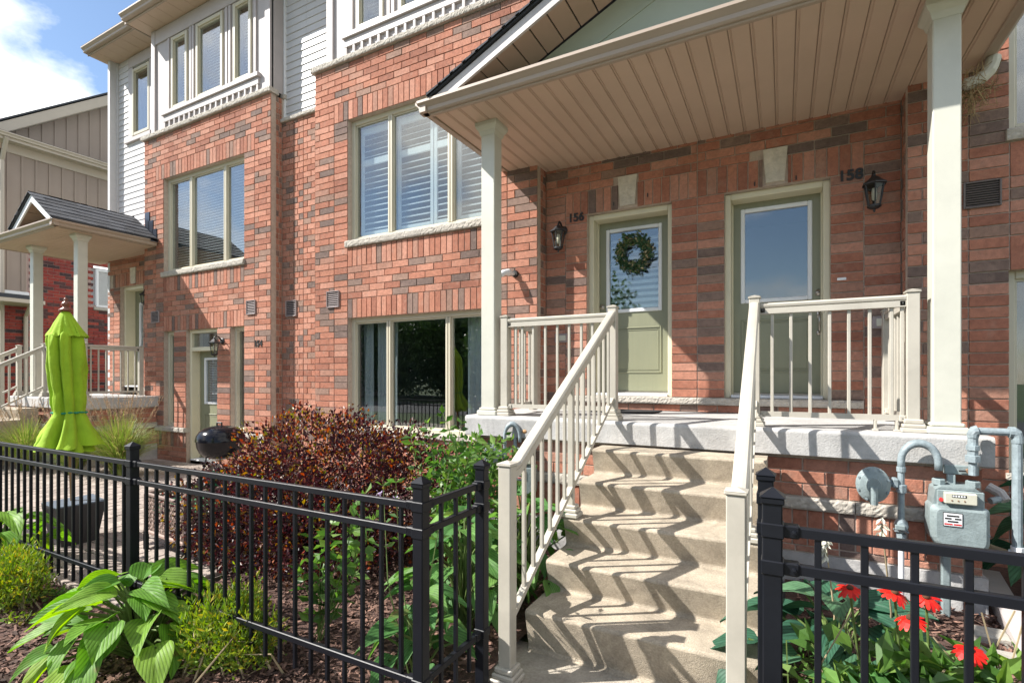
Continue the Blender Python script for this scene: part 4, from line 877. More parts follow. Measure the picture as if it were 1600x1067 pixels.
pL = thing('entrance_porch', 'small shingled porch at the far left on two slim columns', 'porch', (-11.3, 4.7, 0))
MB().prism(slab_prof(4.03, 5.415, .958, SLZ), -12.75, -10.02, M['concrete'], 'x').build('porch_slab', pL)
foundation(pL, -12.68, -10.06, 4.09, .955, 5.185)
for x in (-12.02, -10.37): column(pL, x, 4.172, SLZ, 3.86)
porch_roof(pL, -12.9, -10.0, 3.645, -10.77, .77, .655)
b = MB(); M['flashing'] = mat('dark_metal_flashing', (0.05, 0.06, 0.085), 0.3, 0.1, 5, metal=0.6)
for i in range(3):
    x = -10.44+.12*i; b.box(x, x+.14, BY-.012, BY-.002, 3.98, 4.52-.17*i, M['flashing'])
b.prism([(-10.46, 4.0), (-10.0, 3.92), (-10.0, 3.97), (-10.46, 4.2)], BY-.14, BY-.014, M['flashing'], 'y'); b.build('step_flashing', pL)

# ================================================================== STEPS
def steps(label, x0, x1, y0=4.0):
    h = thing('concrete_steps', label, 'steps', ((x0+x1)/2, 3.2, 0))
    for k in range(1, 6):
        t = SLZ-.19*k; yn = y0-.285*k; yb = y0-.285*(k-1)+(.004 if k > 1 else -.004); r = .020; yb += .026 if k > 1 else 0; p = [(yb, -.04), (yb, t), (yn+r, t)]
        if k == 1: p = [(yb, -.04), (yb, t-.004), (yb-.05, t), (yn+r, t)]
        for i in range(1, 6): a = R(90*i/6); p.append((yn+r-r*math.sin(a), t-r+r*math.cos(a)))
        e_ = 0 if k < 5 else .05
        p += [(yn, t-r), (yn+.044, t-.162-e_), (yn+.045, t-.172-e_), (yn+.041, t-.182-e_), (yn+.0275, t-.1895-e_), (yn+.0275, -.06 if k == 5 else -.04)]
        b = MB(); b.prism(p, x0, x1, M['steps'], 'x'); b.build('step', h)
    return h
steps('five sandy concrete steps in front of the two numbered doors', -1.285, -.10)
steps('pale concrete steps of the far left porch, behind the closed umbrella', -12.65, -11.50, 4.02)

# ================================================================== RAILINGS
RM = M['rail']
def newel(h, x, y, z0, z1, w=.07, collar=True):
    a = w/2; b = MB(); b.cbox(x-a, x+a, y-a, y+a, z0+.02, z1, RM, .004); o = b.build('newel_post', h)
    b = MB(); q = a+.007; b.cbox(x-q, x+q, y-q, y+q, z1, z1+.014, RM, .004)
    b.add([(x-q,y-q,z1+.0141),(x+q,y-q,z1+.0141),(x+q,y+q,z1+.0141),(x-q,y+q,z1+.0141),(x,y,z1+.028)], [(0,1,4),(1,2,4),(2,3,4),(3,0,4)], RM); b.build('post_cap', o)
    if collar:
        b = MB(); 
        for e, c0, c1 in ((.034, 0, .03), (.026, .03, .055), (.016, .055, .085)): b.cbox(x-a-e, x+a+e, y-a-e, y+a+e, z0+c0, z0+c1, RM, .006)
        b.build('post_collar', o)
def baluster(h, x, y, z0, z1, w=.021): MB().cbox(x-w/2, x+w/2, y-w/2, y+w/2, z0, z1, RM, .003).build('baluster', h)
def rail_run(h, p0, p1, zt0, zt1, zb0, zb1, spots):
    """rails from p0 to p1 in plan, spots along 0..1 for balusters"""
    b = MB(); bar(b, (*p0, zt0), (*p1, zt1), TOPR, RM); b.build('hand_rail', h)
    b = MB(); bar(b, (*p0, zb0), (*p1, zb1), BOTR, RM); b.build('bottom_rail', h)
    dx, dy = p1[0]-p0[0], p1[1]-p0[1]; ln = math.hypot(dx, dy); ux, uy = dx/ln, dy/ln
    for px_, py_, zz in ((p0[0]+ux*.018, p0[1]+uy*.018, zb0), (p1[0]-ux*.018, p1[1]-uy*.018, zb1), (p0[0]+ux*.018, p0[1]+uy*.018, zt0-.068), (p1[0]-ux*.018, p1[1]-uy*.018, zt1-.068)):
        q = MB(); ex, ey = (.018, .026) if abs(ux) > .5 else (.026, .018); q.cbox(px_-ex, px_+ex, py_-ey, py_+ey, zz-.006, zz+.034, RM, .004)
        for g_ in (-1, 1): q.lathe([(0, g_*.003), (.0045, g_*.002), (.005, 0)], (px_+(0 if abs(ux) > .5 else g_*(ex)), py_+(g_*ey if abs(ux) > .5 else 0), zz+.014), M['nickel'], 8, 'y' if abs(ux) > .5 else 'x')
        q.build('rail_bracket', h)
    for t in spots:
        x = p0[0]+(p1[0]-p0[0])*t; y = p0[1]+(p1[1]-p0[1])*t; baluster(h, x, y, zb0+(zb1-zb0)*t+.02, zt0+(zt1-zt0)*t-.06)
def stair_rail(label, xl, xu, group, yl=2.295, yu=4.135, mid=True, base=-0.052):
    h = thing('stair_railing', label, 'railing', (xl, yl, 0), group)
    newel(h, xl, yl, base, 1.045); newel(h, xu, yu, SLZ, 2.065)
    y0, y1 = yl+.036, yu-.036; fx = lambda y: xl+(xu-xl)*(y-yl)/(yu-yl)
    top = lambda y: 1.005+.572*(y-2.31)+.01; bot = lambda y: .205+.594*(y-2.27)
    ys = [2.37+.1168*i for i in range(15)]; ys = [y for y in ys if abs(y-3.187) > .03 or not mid]
    b = MB(); bar(b, (fx(y0+.06), y0+.06, top(y0+.06)), (fx(y1), y1, top(y1)), TOPR, RM)
    bar(b, (fx(y0), y0, top(y0+.06)-.012), (fx(y0+.0601), y0+.0601, top(y0+.06)), TOPR, RM); b.build('hand_rail', h)
    b = MB(); bar(b, (fx(y0), y0, bot(y0)), (fx(y1), y1, bot(y1)), [(-.018, 0), (-.011, 0), (-.011, .022), (.011, .022), (.011, 0), (.018, 0), (.018, .034), (-.018, .034)], RM); b.build('bottom_rail', h)
    for y in ys:
        if y < y1-.03: baluster(h, fx(y), y, bot(y)+.014, top(y)-.055)
    if mid:
        w = .019; b = MB(); b.cbox(fx(3.187)-w, fx(3.187)+w, 3.187-w, 3.187+w, .575, top(3.187)-.055, RM, .003); o = b.build('middle_post', h)
        b = MB(); 
        for e, c0, c1 in ((.04, 0, .03), (.03, .03, .055), (.02, .055, .08)): b.cbox(fx(3.187)-w-e, fx(3.187)+w+e, 3.187-w-e+.01, 3.187+w+e+.01, .571+c0, .571+c1, RM, .006)
        b.build('post_collar', o)
stair_rail('sloping beige railing on the left side of the sandy steps', -1.246, -1.250, 'sloping stair railings')
stair_rail('sloping beige railing on the right side of the sandy steps', -.163, -.190, 'sloping stair railings', yl=2.165)
stair_rail('sloping railing right of the far left steps', -11.55, -11.58, 'sloping stair railings', mid=False)
stair_rail('sloping railing left of the far left steps', -12.62, -12.65, 'sloping stair railings', mid=False)
def porch_rail(label, x0, x1, post_x, side_y, wall_y, spots_px=None):
    h = thing('porch_railing', label, 'railing', ((x0+x1)/2, 4.15, SLZ))
    newel(h, post_x, 4.15, SLZ, 2.04)
    a, c = x0, x1; n = round((c-a)/.1155)
    rail_run(h, (a, 4.15), (c, 4.15), 2.03, 2.03, 1.212, 1.212, [(i+.5)/n for i in range(n)] if not spots_px else [(onY(p, 560, 4.15).x-a)/(c-a) for p in spots_px])
    m = round((side_y-4.19)/.115); rail_run(h, (post_x, 4.186), (post_x, side_y-.036), 2.03, 2.03, 1.212, 1.212, [(i+.5)/m for i in range(m)])
    newel(h, post_x, side_y, SLZ, 2.02, collar=False)
    return h
h1 = porch_rail('porch railing between the left cream column and the steps', -2.236, -1.286, -2.272, 4.74, 5.19, [806.5, 816.5, 833.5, 852.3, 871, 889.5, 908.5, 926, 943])
h2 = porch_rail('porch railing in front of door 158 beside the right column', -.154, .699, .735, 5.05, 5.19, [1206.6, 1235.9, 1265.9, 1296.3, 1326.4, 1358.9, 1392.9, 1409.5])
for px in (1367.5, 1401):
    q = onY(px, 665, 4.15); b = MB(); b.cbox(q.x-.008, q.x+.008, 4.13, 4.17, SLZ, 1.212, RM, .003); b.cbox(q.x-.016, q.x+.016, 4.125, 4.175, SLZ, SLZ+.012, RM, .003); b.build('rail_foot', h2)
b = MB(); b.lathe([(0, -.03), (.024, -.03), (.028, -.012), (.028, .012), (.024, .03), (0, .03)], (-2.272, 4.70, 1.235), M['nickel'], 12, 'x'); b.lathe([(0, -.02), (.02, -.02), (.02, .02), (0, .02)], (-2.25, 4.66, 1.23), M['nickel'], 10, 'y'); b.build('post_clamp', h1)
h3 = porch_rail('porch railing at the right side of the far left porch', -11.544, -10.236, -10.20, 4.99, 5.19)

# ================================================================== BLACK FENCES
BK = M['black']
def fpost(h, x, y, z1, zs=None, z0=-.05, w=.051):
    a = w/2; b = MB(); b.cbox(x-a, x+a, y-a, y+a, z0, z1, BK, .004); o = b.build('fence_post', h)
    b = MB(); q = a+.005; b.cbox(x-q, x+q, y-q, y+q, z1-.012, z1+.008, BK, .003)
    b.add([(x-q-.003,y-q-.003,z1+.0081),(x+q+.003,y-q-.003,z1+.0081),(x+q+.003,y+q+.003,z1+.0081),(x-q-.003,y+q+.003,z1+.0081),(x,y,z1+.034)], [(0,1,4),(1,2,4),(2,3,4),(3,0,4)], BK); b.build('post_cap', o)
    for z in (zs or ()):
        b = MB(); b.cbox(x-a-.004, x+a+.004, y-a-.004, y+a+.004, z-.034, z+.007, BK, .003); b.build('rail_collar', o)
    return o
def fpanel(h, p0, p1, zs, picks, drop=0.0, brk=True):
    """rails at heights zs (tops), pickets at distances along"""
    p0, p1 = Vector((*p0, 0)), Vector((*p1, 0)); d = (p1-p0); ln = d.length; d.normalize(); t = .027
    pr = [(-.0125, -t), (.0125, -t), (.0125, 0), (-.0125, 0)]
    for i, z in enumerate(zs):
        b = MB(); bar(b, (p0.x, p0.y, z), (p1.x, p1.y, z), [(-.0125, -t), (.0125, -t), (.0125, -.003), (.0095, 0), (-.0095, 0), (-.0125, -.003)], BK); o = b.build('fence_rail', h)
        if brk:
            for s, p in ((1, p0), (-1, p1)):
                c = p+d*s*.02; b = MB(); b.cbox(c.x-(.022 if abs(d.x) > .5 else .018), c.x+(.022 if abs(d.x) > .5 else .018), c.y-(.018 if abs(d.x) > .5 else .022), c.y+(.018 if abs(d.x) > .5 else .022), z-t-.005, z+.005, BK, .004)
                sd = Vector((-d.y, d.x, 0)); 
                for g in (-1, 1): b.lathe([(0, g*.008), (.006, g*.007), (.0075, 0)], c+sd*g*.019+d*s*.008+Vector((0, 0, z-t/2-c.z)), BK, 8, 'y' if abs(d.x) > .5 else 'x')
                b.build('rail_bracket', o)
    me = MB().cbox(-.0085, .0085, -.0085, .0085, zs[-1]-.15, zs[0]-.013, BK, .002).mesh('picket')
    for q in picks: c = p0+d*q; put('picket', me, h, (c.x, c.y, 0))
FY = 1.65
fl = thing('metal_fence', 'black picket fence running left from the corner by the steps', 'fence', (-3.4, FY, 0))
ZS = (.992, .886, .28)
fpost(fl, -1.291, FY, 1.066, ZS); fpost(fl, -3.46, FY, 1.075, ZS); fpost(fl, -5.63, FY, 1.075, ZS); fpost(fl, -7.8, FY, 1.075, ZS); fpost(fl, -1.291, 2.12, 1.066, ZS)
pk2 = [-1.394-.1065*i for i in range(19)]; fpanel(fl, (-1.317, FY), (-3.434, FY), ZS, [-1.317-x for x in pk2 if x > -3.42])
fpanel(fl, (-3.486, FY), (-5.604, FY), ZS, [.075+.107*i for i in range(19)]); fpanel(fl, (-5.656, FY), (-7.774, FY), ZS, [.075+.107*i for i in range(19)])
fpanel(fl, (-1.291, FY+.026), (-1.291, 2.094), ZS, [.11, .22, .33])
fr = thing('metal_fence', 'black picket fence right of the steps, in front of the red flowers', 'fence', (.8, FY, 0))
ZR = (1.077, .972, .36)
fpost(fr, -.029, FY, 1.15, ZR); fpost(fr, -.058, 2.06, 1.14, ZR); fpost(fr, 2.13, FY, 1.15, ZR)
fpanel(fr, (-.003, FY), (2.105, FY), ZR, [.086+.107*i for i in range(19)])
fpanel(fr, (-.045, FY+.026), (-.056, 2.034), ZR, [.11, .21, .31], brk=False)

# ================================================================== THINGS ON AND NEAR THE WALLS
def lantern(label, q, z, sc=1.0):
    """wall lantern: q is the (x, wall y) of its backplate, z the height of the plate"""
    h = thing('wall_lantern', label, 'lantern', (q[0], q[1], z)); x, y = q; k = M['blackmetal']; s = sc
    b = MB(); b.lathe([(0, -.022*s), (.03*s, -.022*s), (.045*s, -.012*s), (.05*s, 0)], (x, y, z+.03*s), k, 14, 'y')
    b.tube([(x, y-.02, z+.04*s), (x, y-.06*s, z+.09*s), (x, y-.10*s, z+.10*s), (x, y-.125*s, z+.07*s), (x, y-.125*s, z+.045*s)], .010*s, k, 8); b.build('bracket', h, smooth=True)
    cx, cy = x, y-.125*s; n = 6
    def ring(r, zz): return [(cx+r*math.cos(2*math.pi*i/n+.52), cy+r*math.sin(2*math.pi*i/n+.52), zz) for i in range(n)]
    b = MB(); R_ = [ring(.012*s, z+.06*s), ring(.03*s, z+.045*s), ring(.055*s, z+.02*s), ring(.085*s, z+.0), ring(.085*s, z-.008*s), ring(.07*s, z-.010*s)]
    vs = [p for r in R_ for p in r]; fs = [tuple(range(n))[::-1], tuple(range(5*n, 6*n))]
    for j in range(5): 
        for i in range(n): w = (i+1) % n; fs.append((j*n+i, j*n+w, j*n+n+w, j*n+n+i))
    b.add(vs, fs, k); b.build('lamp_cap', h)
    b = MB(); t0, t1 = ring(.066*s, z-.010*s), ring(.040*s, z-.165*s)
    for i in range(n): b.tube([t0[i], t1[i]], .0055*s, k, 5)
    b.lathe([(0, 0), (.046*s, 0), (.046*s, -.012*s), (.03*s, -.024*s), (.008*s, -.03*s), (.008*s, -.045*s), (0, -.055*s)], (cx, cy, z-.163*s), k, 12); b.build('cage', h)
    b = MB(); b.add(ring(.063*s, z-.012*s)+ring(.038*s, z-.164*s), [(i, (i+1) % n, n+(i+1) % n, n+i) for i in range(n)], M['lampglass']); b.build('lamp_glass', h)
    b = MB(); b.lathe([(0, -.03*s), (.016*s, -.035*s), (.018*s, -.08*s), (.016*s, -.12*s), (0, -.13*s)], (cx, cy, z), M['bulb'], 10); b.build('bulb', h, smooth=True)
q = onY(880, 366, DY); lantern('black wall lantern beneath the number 156', (q.x, DY-.004), q.z, 1.12)
q = onY(1362, 296, DY); lantern('black wall lantern right of the number 158', (q.x, DY-.004), q.z, 1.12)
q = onY(348, 536, BY); lantern('black wall lantern right of the lower door transom', (q.x, BY-.004), q.z, 1.1)
q = onY(225, 462, DY); lantern('black wall lantern beside the far left porch door', (-10.72, DY-.004), 3.05, .95)

q = onY(797, 432, BY); h = thing('security_camera', 'white security camera on the brick above the porch railing', 'camera', (q.x, BY, q.z))
b = MB(); b.lathe([(0, -.03), (.035, -.03), (.042, -.01), (.042, 0)], (q.x+.07, BY-.002, q.z+.02), M['graphic'], 14, 'y'); b.build('mount', h)
b = MB(); b.tube([(q.x+.07, BY-.02, q.z+.02), (q.x+.05, BY-.07, q.z+.015), (q.x+.02, BY-.10, q.z)], .018, M['camera_white'], 10); b.build('arm', h, smooth=True)
b = MB(); b.tube([(q.x+.055, BY-.075, q.z+.03), (q.x+.03, BY-.10, q.z+.03), (q.x-.0, BY-.14, q.z+.018), (q.x-.03, BY-.18, q.z-.01)], [.03, .036, .036, .033], M['camera_white'], 14); b.build('housing', h, smooth=True)
b = MB(); b.tube([(q.x-.0305, BY-.181, q.z-.0105), (q.x-.034, BY-.186, q.z-.014)], .026, M['graphic'], 14); b.build('lens', h)

# wreath on the left door
def rand_unit(n): d = rng.normal(size=(n, 3)); return d/np.linalg.norm(d, axis=1, keepdims=True)
def leaf_cloud(P, L_, W_, D=None, fold=.25, droop=.15, spread=1.0):
    P = np.asarray(P); n = len(P); D = rand_unit(n) if D is None else D; D = D/np.linalg.norm(D, axis=1, keepdims=True)
    U = rand_unit(n); Sd = np.cross(D, U); Sd /= np.linalg.norm(Sd, axis=1, keepdims=True); Nn = np.cross(Sd, D)
    L_ = np.broadcast_to(np.asarray(L_, float).reshape(-1, 1), (n, 1)); W_ = np.broadcast_to(np.asarray(W_, float).reshape(-1, 1), (n, 1))
    v0 = P; v1 = P+D*L_*.5+Sd*W_+Nn*W_*fold; v2 = P+D*L_-Nn*L_*droop; v3 = P+D*L_*.5-Sd*W_+Nn*W_*fold
    V = np.stack([v0, v1, v2, v3], 1).reshape(-1, 3); F = np.arange(4*n).reshape(n, 4); return V, F
q = onY(990, 396, YD-.03); h = thing('wreath', 'round green leafy wreath on the glass of door 156', 'wreath', (q.x, YD-.04, q.z))
n = 900; a = rng.uniform(0, 6.283, n); rr = .152+.05*rng.normal(size=n)*.6; P = np.stack([q.x+rr*np.cos(a), YD-.045-.018*np.abs(rng.normal(size=n)), q.z+rr*np.sin(a)], 1)
Dv = np.stack([np.cos(a)*rng.normal(.3, .8, n)-np.sin(a)*.8, -np.abs(rng.normal(.3, .3, n)), np.sin(a)*rng.normal(.3, .8, n)+np.cos(a)*.8], 1)
V, F = leaf_cloud(P, rng.uniform(.03, .06, n), rng.uniform(.008, .015, n), Dv); put('foliage', np_mesh('foliage', V, F, [M['wreath']]), h, kind='stuff')
b = MB(); b.tube([(q.x+.15*math.cos(t*math.pi/14), YD-.035, q.z+.15*math.sin(t*math.pi/14)) for t in range(29)], .016, M['twig'], 6); b.build('ring', h)

b = MB(); b.cbox(-1.75, -1.10, 4.93, 5.36, SLZ+.002, SLZ+.014, M['mat'], .006); put('door_mat', b.mesh('door_mat'), None, (0, 0, 0), label='thin black mat on the porch slab before door 156', cat='mat')

# straw nest under the right rear eave
q = onY(1522, 138, 5.02); b = MB(); r = random.Random(11)
for i in range(150):
    c = Vector((q.x+r.gauss(0, .05), 5.02+r.gauss(0, .06), q.z+r.gauss(-.01, .055))); d = Vector((r.gauss(0, 1), r.gauss(0, 1), r.gauss(-.35, .9))).normalized()*r.uniform(.05, .16); s = d.orthogonal()*.15
    b.tube([c-d*.5, c+s*.3, c+d*.5+Vector((0, 0, -.02))], .0022, M['nest'], 3, caps=False)
for i in range(26):
    c = Vector((q.x+r.gauss(-.01, .04), 5.02+r.gauss(0, .05), q.z-.06)); b.tube([c, c+Vector((r.gauss(0, .03), r.gauss(0, .03), -.07)), c+Vector((r.gauss(0, .06), r.gauss(0, .05), -r.uniform(.1, .24)))], .0018, M['nest'], 3, caps=False)
put('bird_nest', b.mesh('bird_nest'), None, (0, 0, 0), label='ragged straw bird nest tucked behind the downspout elbow', cat='nest')

# gas meters -------------------------------------------------------
def gas_meter(label, O, rot, sx=1.0, full=True):
    """local frame: x along the wall, y into it, origin at the foot of the riser"""
    h = thing('gas_meter', label, 'gas meter', O); O = Vector(O); G = M['grey_metal']; Pm = M['pipe']
    def B(mb, name, par=None, sm=False):
        par = par or h; mb.v = [(O.x+v[0]*sx, O.y+v[1], O.z+v[2]) for v in mb.v]; return mb.build(name, par, smooth=sm)
    DZ = 0.0
    # riser with valve and U bend
    b = MB(); b.tube([(0,0,-.1), (0,0,.53)], .020, M['label_white'], 12); b.tube([(0,0,.53), (0,0,1.0)], .022, Pm, 12)
    b.lathe([(.024,0),(.034,.002),(.034,.03),(.024,.032)], (0,0,.52), Pm, 8); b.lathe([(.024,0),(.036,.004),(.036,.05),(.024,.054)], (0,0,.80), Pm, 8); b.lathe([(.024,0),(.030,.002),(.030,.03),(.024,.032)], (0,0,.93), Pm, 12); B(b, 'riser_pipe')
    b = MB(); b.lathe([(0,-.055),(.03,-.05),(.04,-.03),(.044,0),(.04,.03),(.03,.05),(0,.055)], (0,-.005,.60), Pm, 12, 'y'); b.cbox(-.05,.012,-.075,-.055,.585,.615,G,.004); b.cbox(-.045,.045,-.03,.03,.56,.57,Pm,.003); B(b, 'valve')
    pts = [(0,0,.94),(0,0,1.0)]+[(.112-.112*math.cos(R(180*i/12)), 0, 1.0+.112*math.sin(R(180*i/12))) for i in range(1,12)]+[(.224,0,1.0),(.224,0,.955)]
    b = MB(); b.tube(pts, .0245, Pm, 14); B(b, 'inlet_bend', sm=True)
    # regulator
    b = MB(); c = (-.185, -.055, .845)
    b.lathe([(0,-.040),(.045,-.038),(.05,-.02),(.085,-.012),(.108,.0),(.112,.004),(.112,.014),(.1,.018),(.08,.03),(.03,.06),(0,.062)], c, G, 28, 'y')
    for i in range(8): a = R(45*i+20); b.lathe([(0,-.012),(.008,-.012),(.009,0)], (c[0]+.100*math.cos(a), c[1], c[2]+.100*math.sin(a)), M['pipe'], 6, 'y')
    b.tube([(c[0]+.0, c[1]-.035, c[2]-.01), (c[0], c[1]-.035, c[2]-.115)], .026, G, 12); b.tube([(c[0]+.02, c[1]+.05, c[2]), (0, 0, .86)], .024, Pm, 10); b.cbox(-.06,-.02,-.035,.035,.83,.89,Pm,.008); B(b, 'regulator')
    DZ = .07
    b = MB(); b.prism([(.175,.80),(.185,.855),(.22,.875),(.41,.875),(.455,.845),(.455,.78),(.175,.76)], -.085, .075, G, 'y'); b.cbox(.19,.455,-.10,-.084,.735,.86,G,.008)
    b.lathe([(.03,0),(.04,.004),(.04,.035),(.03,.04)], (.224,0,.868), G, 8); b.lathe([(.03,0),(.043,.004),(.043,.035),(.03,.04)], (.42,0,.868), G, 8); o = B(b, 'meter_head')
    b = MB(); prof = []; x0, x1, z0, z1, r = .155, .478, .515, .765, .055
    for cx, cz, a0 in ((x1-r*.5, z1-r*.5, 0), (x0+r*.6, z1-r*.6, 90), (x0+r*1.6, z0+r*1.6, 180), (x1-r*1.1, z0+r*1.1, 270)):
        rad = {0: r*.5, 90: r*.6, 180: r*1.6, 270: r*1.1}[a0]
        for i in range(6): a = R(a0+90*i/5); prof.append((cx+rad*math.cos(a), cz+rad*math.sin(a)))
    n = len(prof); cxm = sum(p[0] for p in prof)/n; czm = sum(p[1] for p in prof)/n; rings = []
    for y, s in ((.075, .93), (.06, 1.0), (-.075, 1.0), (-.083, 1.03), (-.094, 1.03), (-.102, .99), (-.125, .90), (-.130, .84)): rings.append([(cxm+(p-cxm)*s, y, czm+(q-czm)*s) for p, q in prof])
    vs = [p for r_ in rings for p in r_]; fs = [tuple(range(n)), tuple(range((len(rings)-1)*n, len(rings)*n))[::-1]]
    for k in range(len(rings)-1):
        for i in range(n): j = (i+1) % n; fs.append((k*n+i, k*n+n+i, k*n+n+j, k*n+j))
    b.add(vs, fs, G)
    for bx, bz in ((.172,.70),(.175,.61),(.25,.525),(.345,.515),(.43,.535),(.47,.62),(.465,.71)): b.lathe([(0,-.022),(.009,-.022),(.012,-.012),(.014,0)], (bx,-.094,bz), G, 8, 'y')
    B(b, 'meter_body')
    b = MB(); b.cbox(.225,.405,-.135,-.10,.785,.85,M['index'],.005); b.box(.265,.345,-.1365,-.1352,.825,.840,M['graphic']); 
    for i in range(5): b.box(.268+.015*i,.278+.015*i,-.1378,-.1368,.828,.837,M['label_white'])
    for i in range(3): b.lathe([(0,-.002),(.005,-.002),(.005,0)], (.265+.035*i,-.1352,.806), M['rust'], 8, 'y')
    b.lathe([(0,-.006),(.012,-.006),(.013,0)], (.212,-.103,.80), M['label_red'], 10, 'y'); B(b, 'index_window', o)
    b = MB(); b.cbox(.215,.325,-.1345,-.1304,.655,.735,M['graphic'],.004); b.box(.219,.321,-.1360,-.1347,.659,.731,M['label_white'])
    for zz, xx0, xx1, mm in ((.716,.235,.305,'graphic'),(.7,.225,.262,'graphic'),(.7,.28,.316,'graphic'),(.684,.24,.30,'graphic'),(.668,.222,.268,'label_red'),(.668,.274,.318,'label_red')): b.box(xx0,xx1,-.1368,-.1361,zz-.004,zz+.005,M[mm])
    B(b, 'rating_label', o)
    b = MB(); b.cbox(.24,.30,.0,.05,.0-.05,.52,G,.012); B(b, 'support_post')
    b = MB(); b.cbox(.27,.47,.045,.075,.93,.985,G,.004); b.cbox(.28,.33,.02,.05,.87,.93,G,.004); b.tube([(.35,.03,.955),(.40,.03,.957)], .005, M['graphic'], 6); b.lathe([(0,-.02),(.014,-.02),(.014,0)], (.405,.045,.957), M['rust'], 10, 'y'); B(b, 'wall_bracket')
    DZ = 0.0
    if full:
        b = MB(); zt = 1.20
        b.tube([(.42,0,.94),(.42,0,1.05)], .025, Pm, 12); b.lathe([(.028,0),(.045,.003),(.045,.04),(.032,.043),(.032,.07),(.04,.072),(.04,.10),(.028,.102)], (.42,0,1.015), Pm, 8)
        b.tube([(.42,0,1.10),(.42,0,1.17)], .030, Pm, 12); b.tube([(.42,0,1.16),(.42,0,zt-.02),(.428,0,zt-.004),(.445,0,zt)], .034, Pm, 12); b.tube([(.43,0,zt),(.63,0,zt)], .022, Pm, 12)
        b.tube([(.615,0,zt),(.64,0,zt),(.655,0,zt-.01),(.66,0,zt-.03),(.66,0,zt-.06)], .033, Pm, 12); b.tube([(.66,0,zt-.05),(.66,0,.52)], .029, Pm, 12)
        b.tube([(.66,0,.55),(.66,0,.505),(.645,.01,.49),(.62,.02,.49)], .036, M['label_white'], 12); b.tube([(.64,.01,.49),(.50,.14,.50)], .026, M['drystem'], 10); B(b, 'outlet_pipe')
    h.rotation_euler = (0, 0, rot); return h
q = onY(1408, 930, 3.93); gas_meter('grey gas meter with rating label below the porch slab right of the steps', (q.x, 3.93, -.02), 0, sx=.81)
q = onY(787, 800, 3.93); gas_meter('grey gas meter half hidden behind the left stair railing', (q.x, 3.95, -.03), R(20), sx=.6, full=False)
q0, q1 = onY(805, 720, 4.02), onY(805, 675, 4.02); b = MB(); b.tube([q0+Vector((0, 0, -.3)), q1], .017, M['pipe'], 10); b.tube([q1+Vector((0, 0, -.01)), q1+Vector((0, 0, .02)), q1+Vector((.02, 0, .025)), q1+Vector((.09, .0, .015))], .016, M['index'], 10); b.lathe([(0, -.02), (.022, -.02), (.026, 0), (.022, .02), (0, .02)], q1+Vector((.10, 0, .013)), M['wood'], 10, 'x')
put('utility_pipe', b.mesh('utility_pipe'), None, (0, 0, 0), label='thin grey utility pipe with a brass cap under the porch slab edge', cat='pipe')
q = onY(1550, 768, 4.3); b = MB(); b.tube([q+Vector((-.02, 0, .03)), q+Vector((.03, -.03, .0)), q+Vector((.05, -.06, -.04))], [.03, .03, .026], M['foundation'], 10); b.tube([q+Vector((.03, -.05, -.03)), q+Vector((-.03, -.08, -.045))], .02, M['pipe'], 10)
put('hose_tap', b.mesh('hose_tap'), None, (0, 0, 0), label='small grey wall spout right of the gas meter', cat='tap')
# timber edging and old blocks in the right bed
b = MB(); p0, p1 = onZ(1545, 890, .16), onZ(1640, 1060, .12); d = (p1-p0).normalized(); s = Vector((-d.y, d.x, 0))*.055
b.add([p0-s, p0+s, p1+s, p1-s]+[v-Vector((0, 0, .2)) for v in (p0-s, p0+s, p1+s, p1-s)], [(3,2,1,0),(4,5,6,7),(0,1,5,4),(1,2,6,5),(2,3,7,6),(3,0,4,7)], M['edging']); put('garden_edging', b.mesh('garden_edging'), None, (0, 0, 0), label='pale edging board running forward from the corner of the porch wall', cat='edging')
for i, (c, w, l, lb) in enumerate(((onZ(1545, 985, .11), .17, .13, 'weathered concrete block beside the edging board, nearer the wall'), (onZ(1560, 1020, .10), .19, .11, 'weathered concrete block beside the edging board, nearer the fence'))):
    b = MB(); b.cbox(c.x-w/2, c.x+w/2, c.y-l/2, c.y+l/2, c.z-.1, c.z, M['stoneslab'], .012); put('concrete_block', b.mesh('concrete_block'), None, (0, 0, 0), label=lb, cat='block', group='old blocks in the right bed')

# ================================================================== PATIO THINGS
tp = [onZ(64.5, 786.6, .37), onZ(88, 795, .37), onZ(165, 782, .37), onZ(145, 772.5, .37)]
# square up: use front corner, and the two neighbours
c0 = sum(tp, Vector())/4
h = thing('planter_box', 'charcoal tapered box holding the closed umbrella behind the fence', 'planter', (c0.x, c0.y, 0)); b = MB(); rings = []
for z, s in ((0.0, .74), (.10, .80), (.22, .90), (.32, .98), (.352, 1.0), (.37, 1.0)): rings.append([c0+(p-c0)*s+Vector((0, 0, z-.37)) for p in tp])
vs = [p for r_ in rings for p in r_]; fs = [(0,1,2,3)[::-1]]
for k in range(len(rings)-1):
    for i in range(4): j = (i+1) % 4; fs.append((k*4+i, k*4+j, k*4+4+j, k*4+4+i))
b.add(vs, fs, M['planter']); b.build('box', h)
b = MB(); t5 = [c0+(p-c0)*1.0+Vector((0, 0, .0003)) for p in tp]; t6 = [c0+(p-c0)*.985+Vector((0, 0, .010)) for p in tp]; b.add(t5+t6, [(4,5,6,7)]+[(i, (i+1) % 4, 4+(i+1) % 4, 4+i) for i in range(4)], M['planter_top']); b.build('lid', h)
ub = onZ(112, 783, .37); ub = c0*.35+ub*.65; ub.z = .38
h = thing('patio_umbrella', 'closed lime green patio umbrella tied with a teal cord', 'umbrella', ub); zt = 2.19; lean = Vector((-.115, -.01, 0))
def ax(z): t = (z-.38)/(zt-.38); return Vector((ub.x, ub.y, z))+lean*t
b = MB(); b.tube([ax(.37), ax(2.1)], .019, M['wood'], 12); b.build('pole', h, smooth=True)
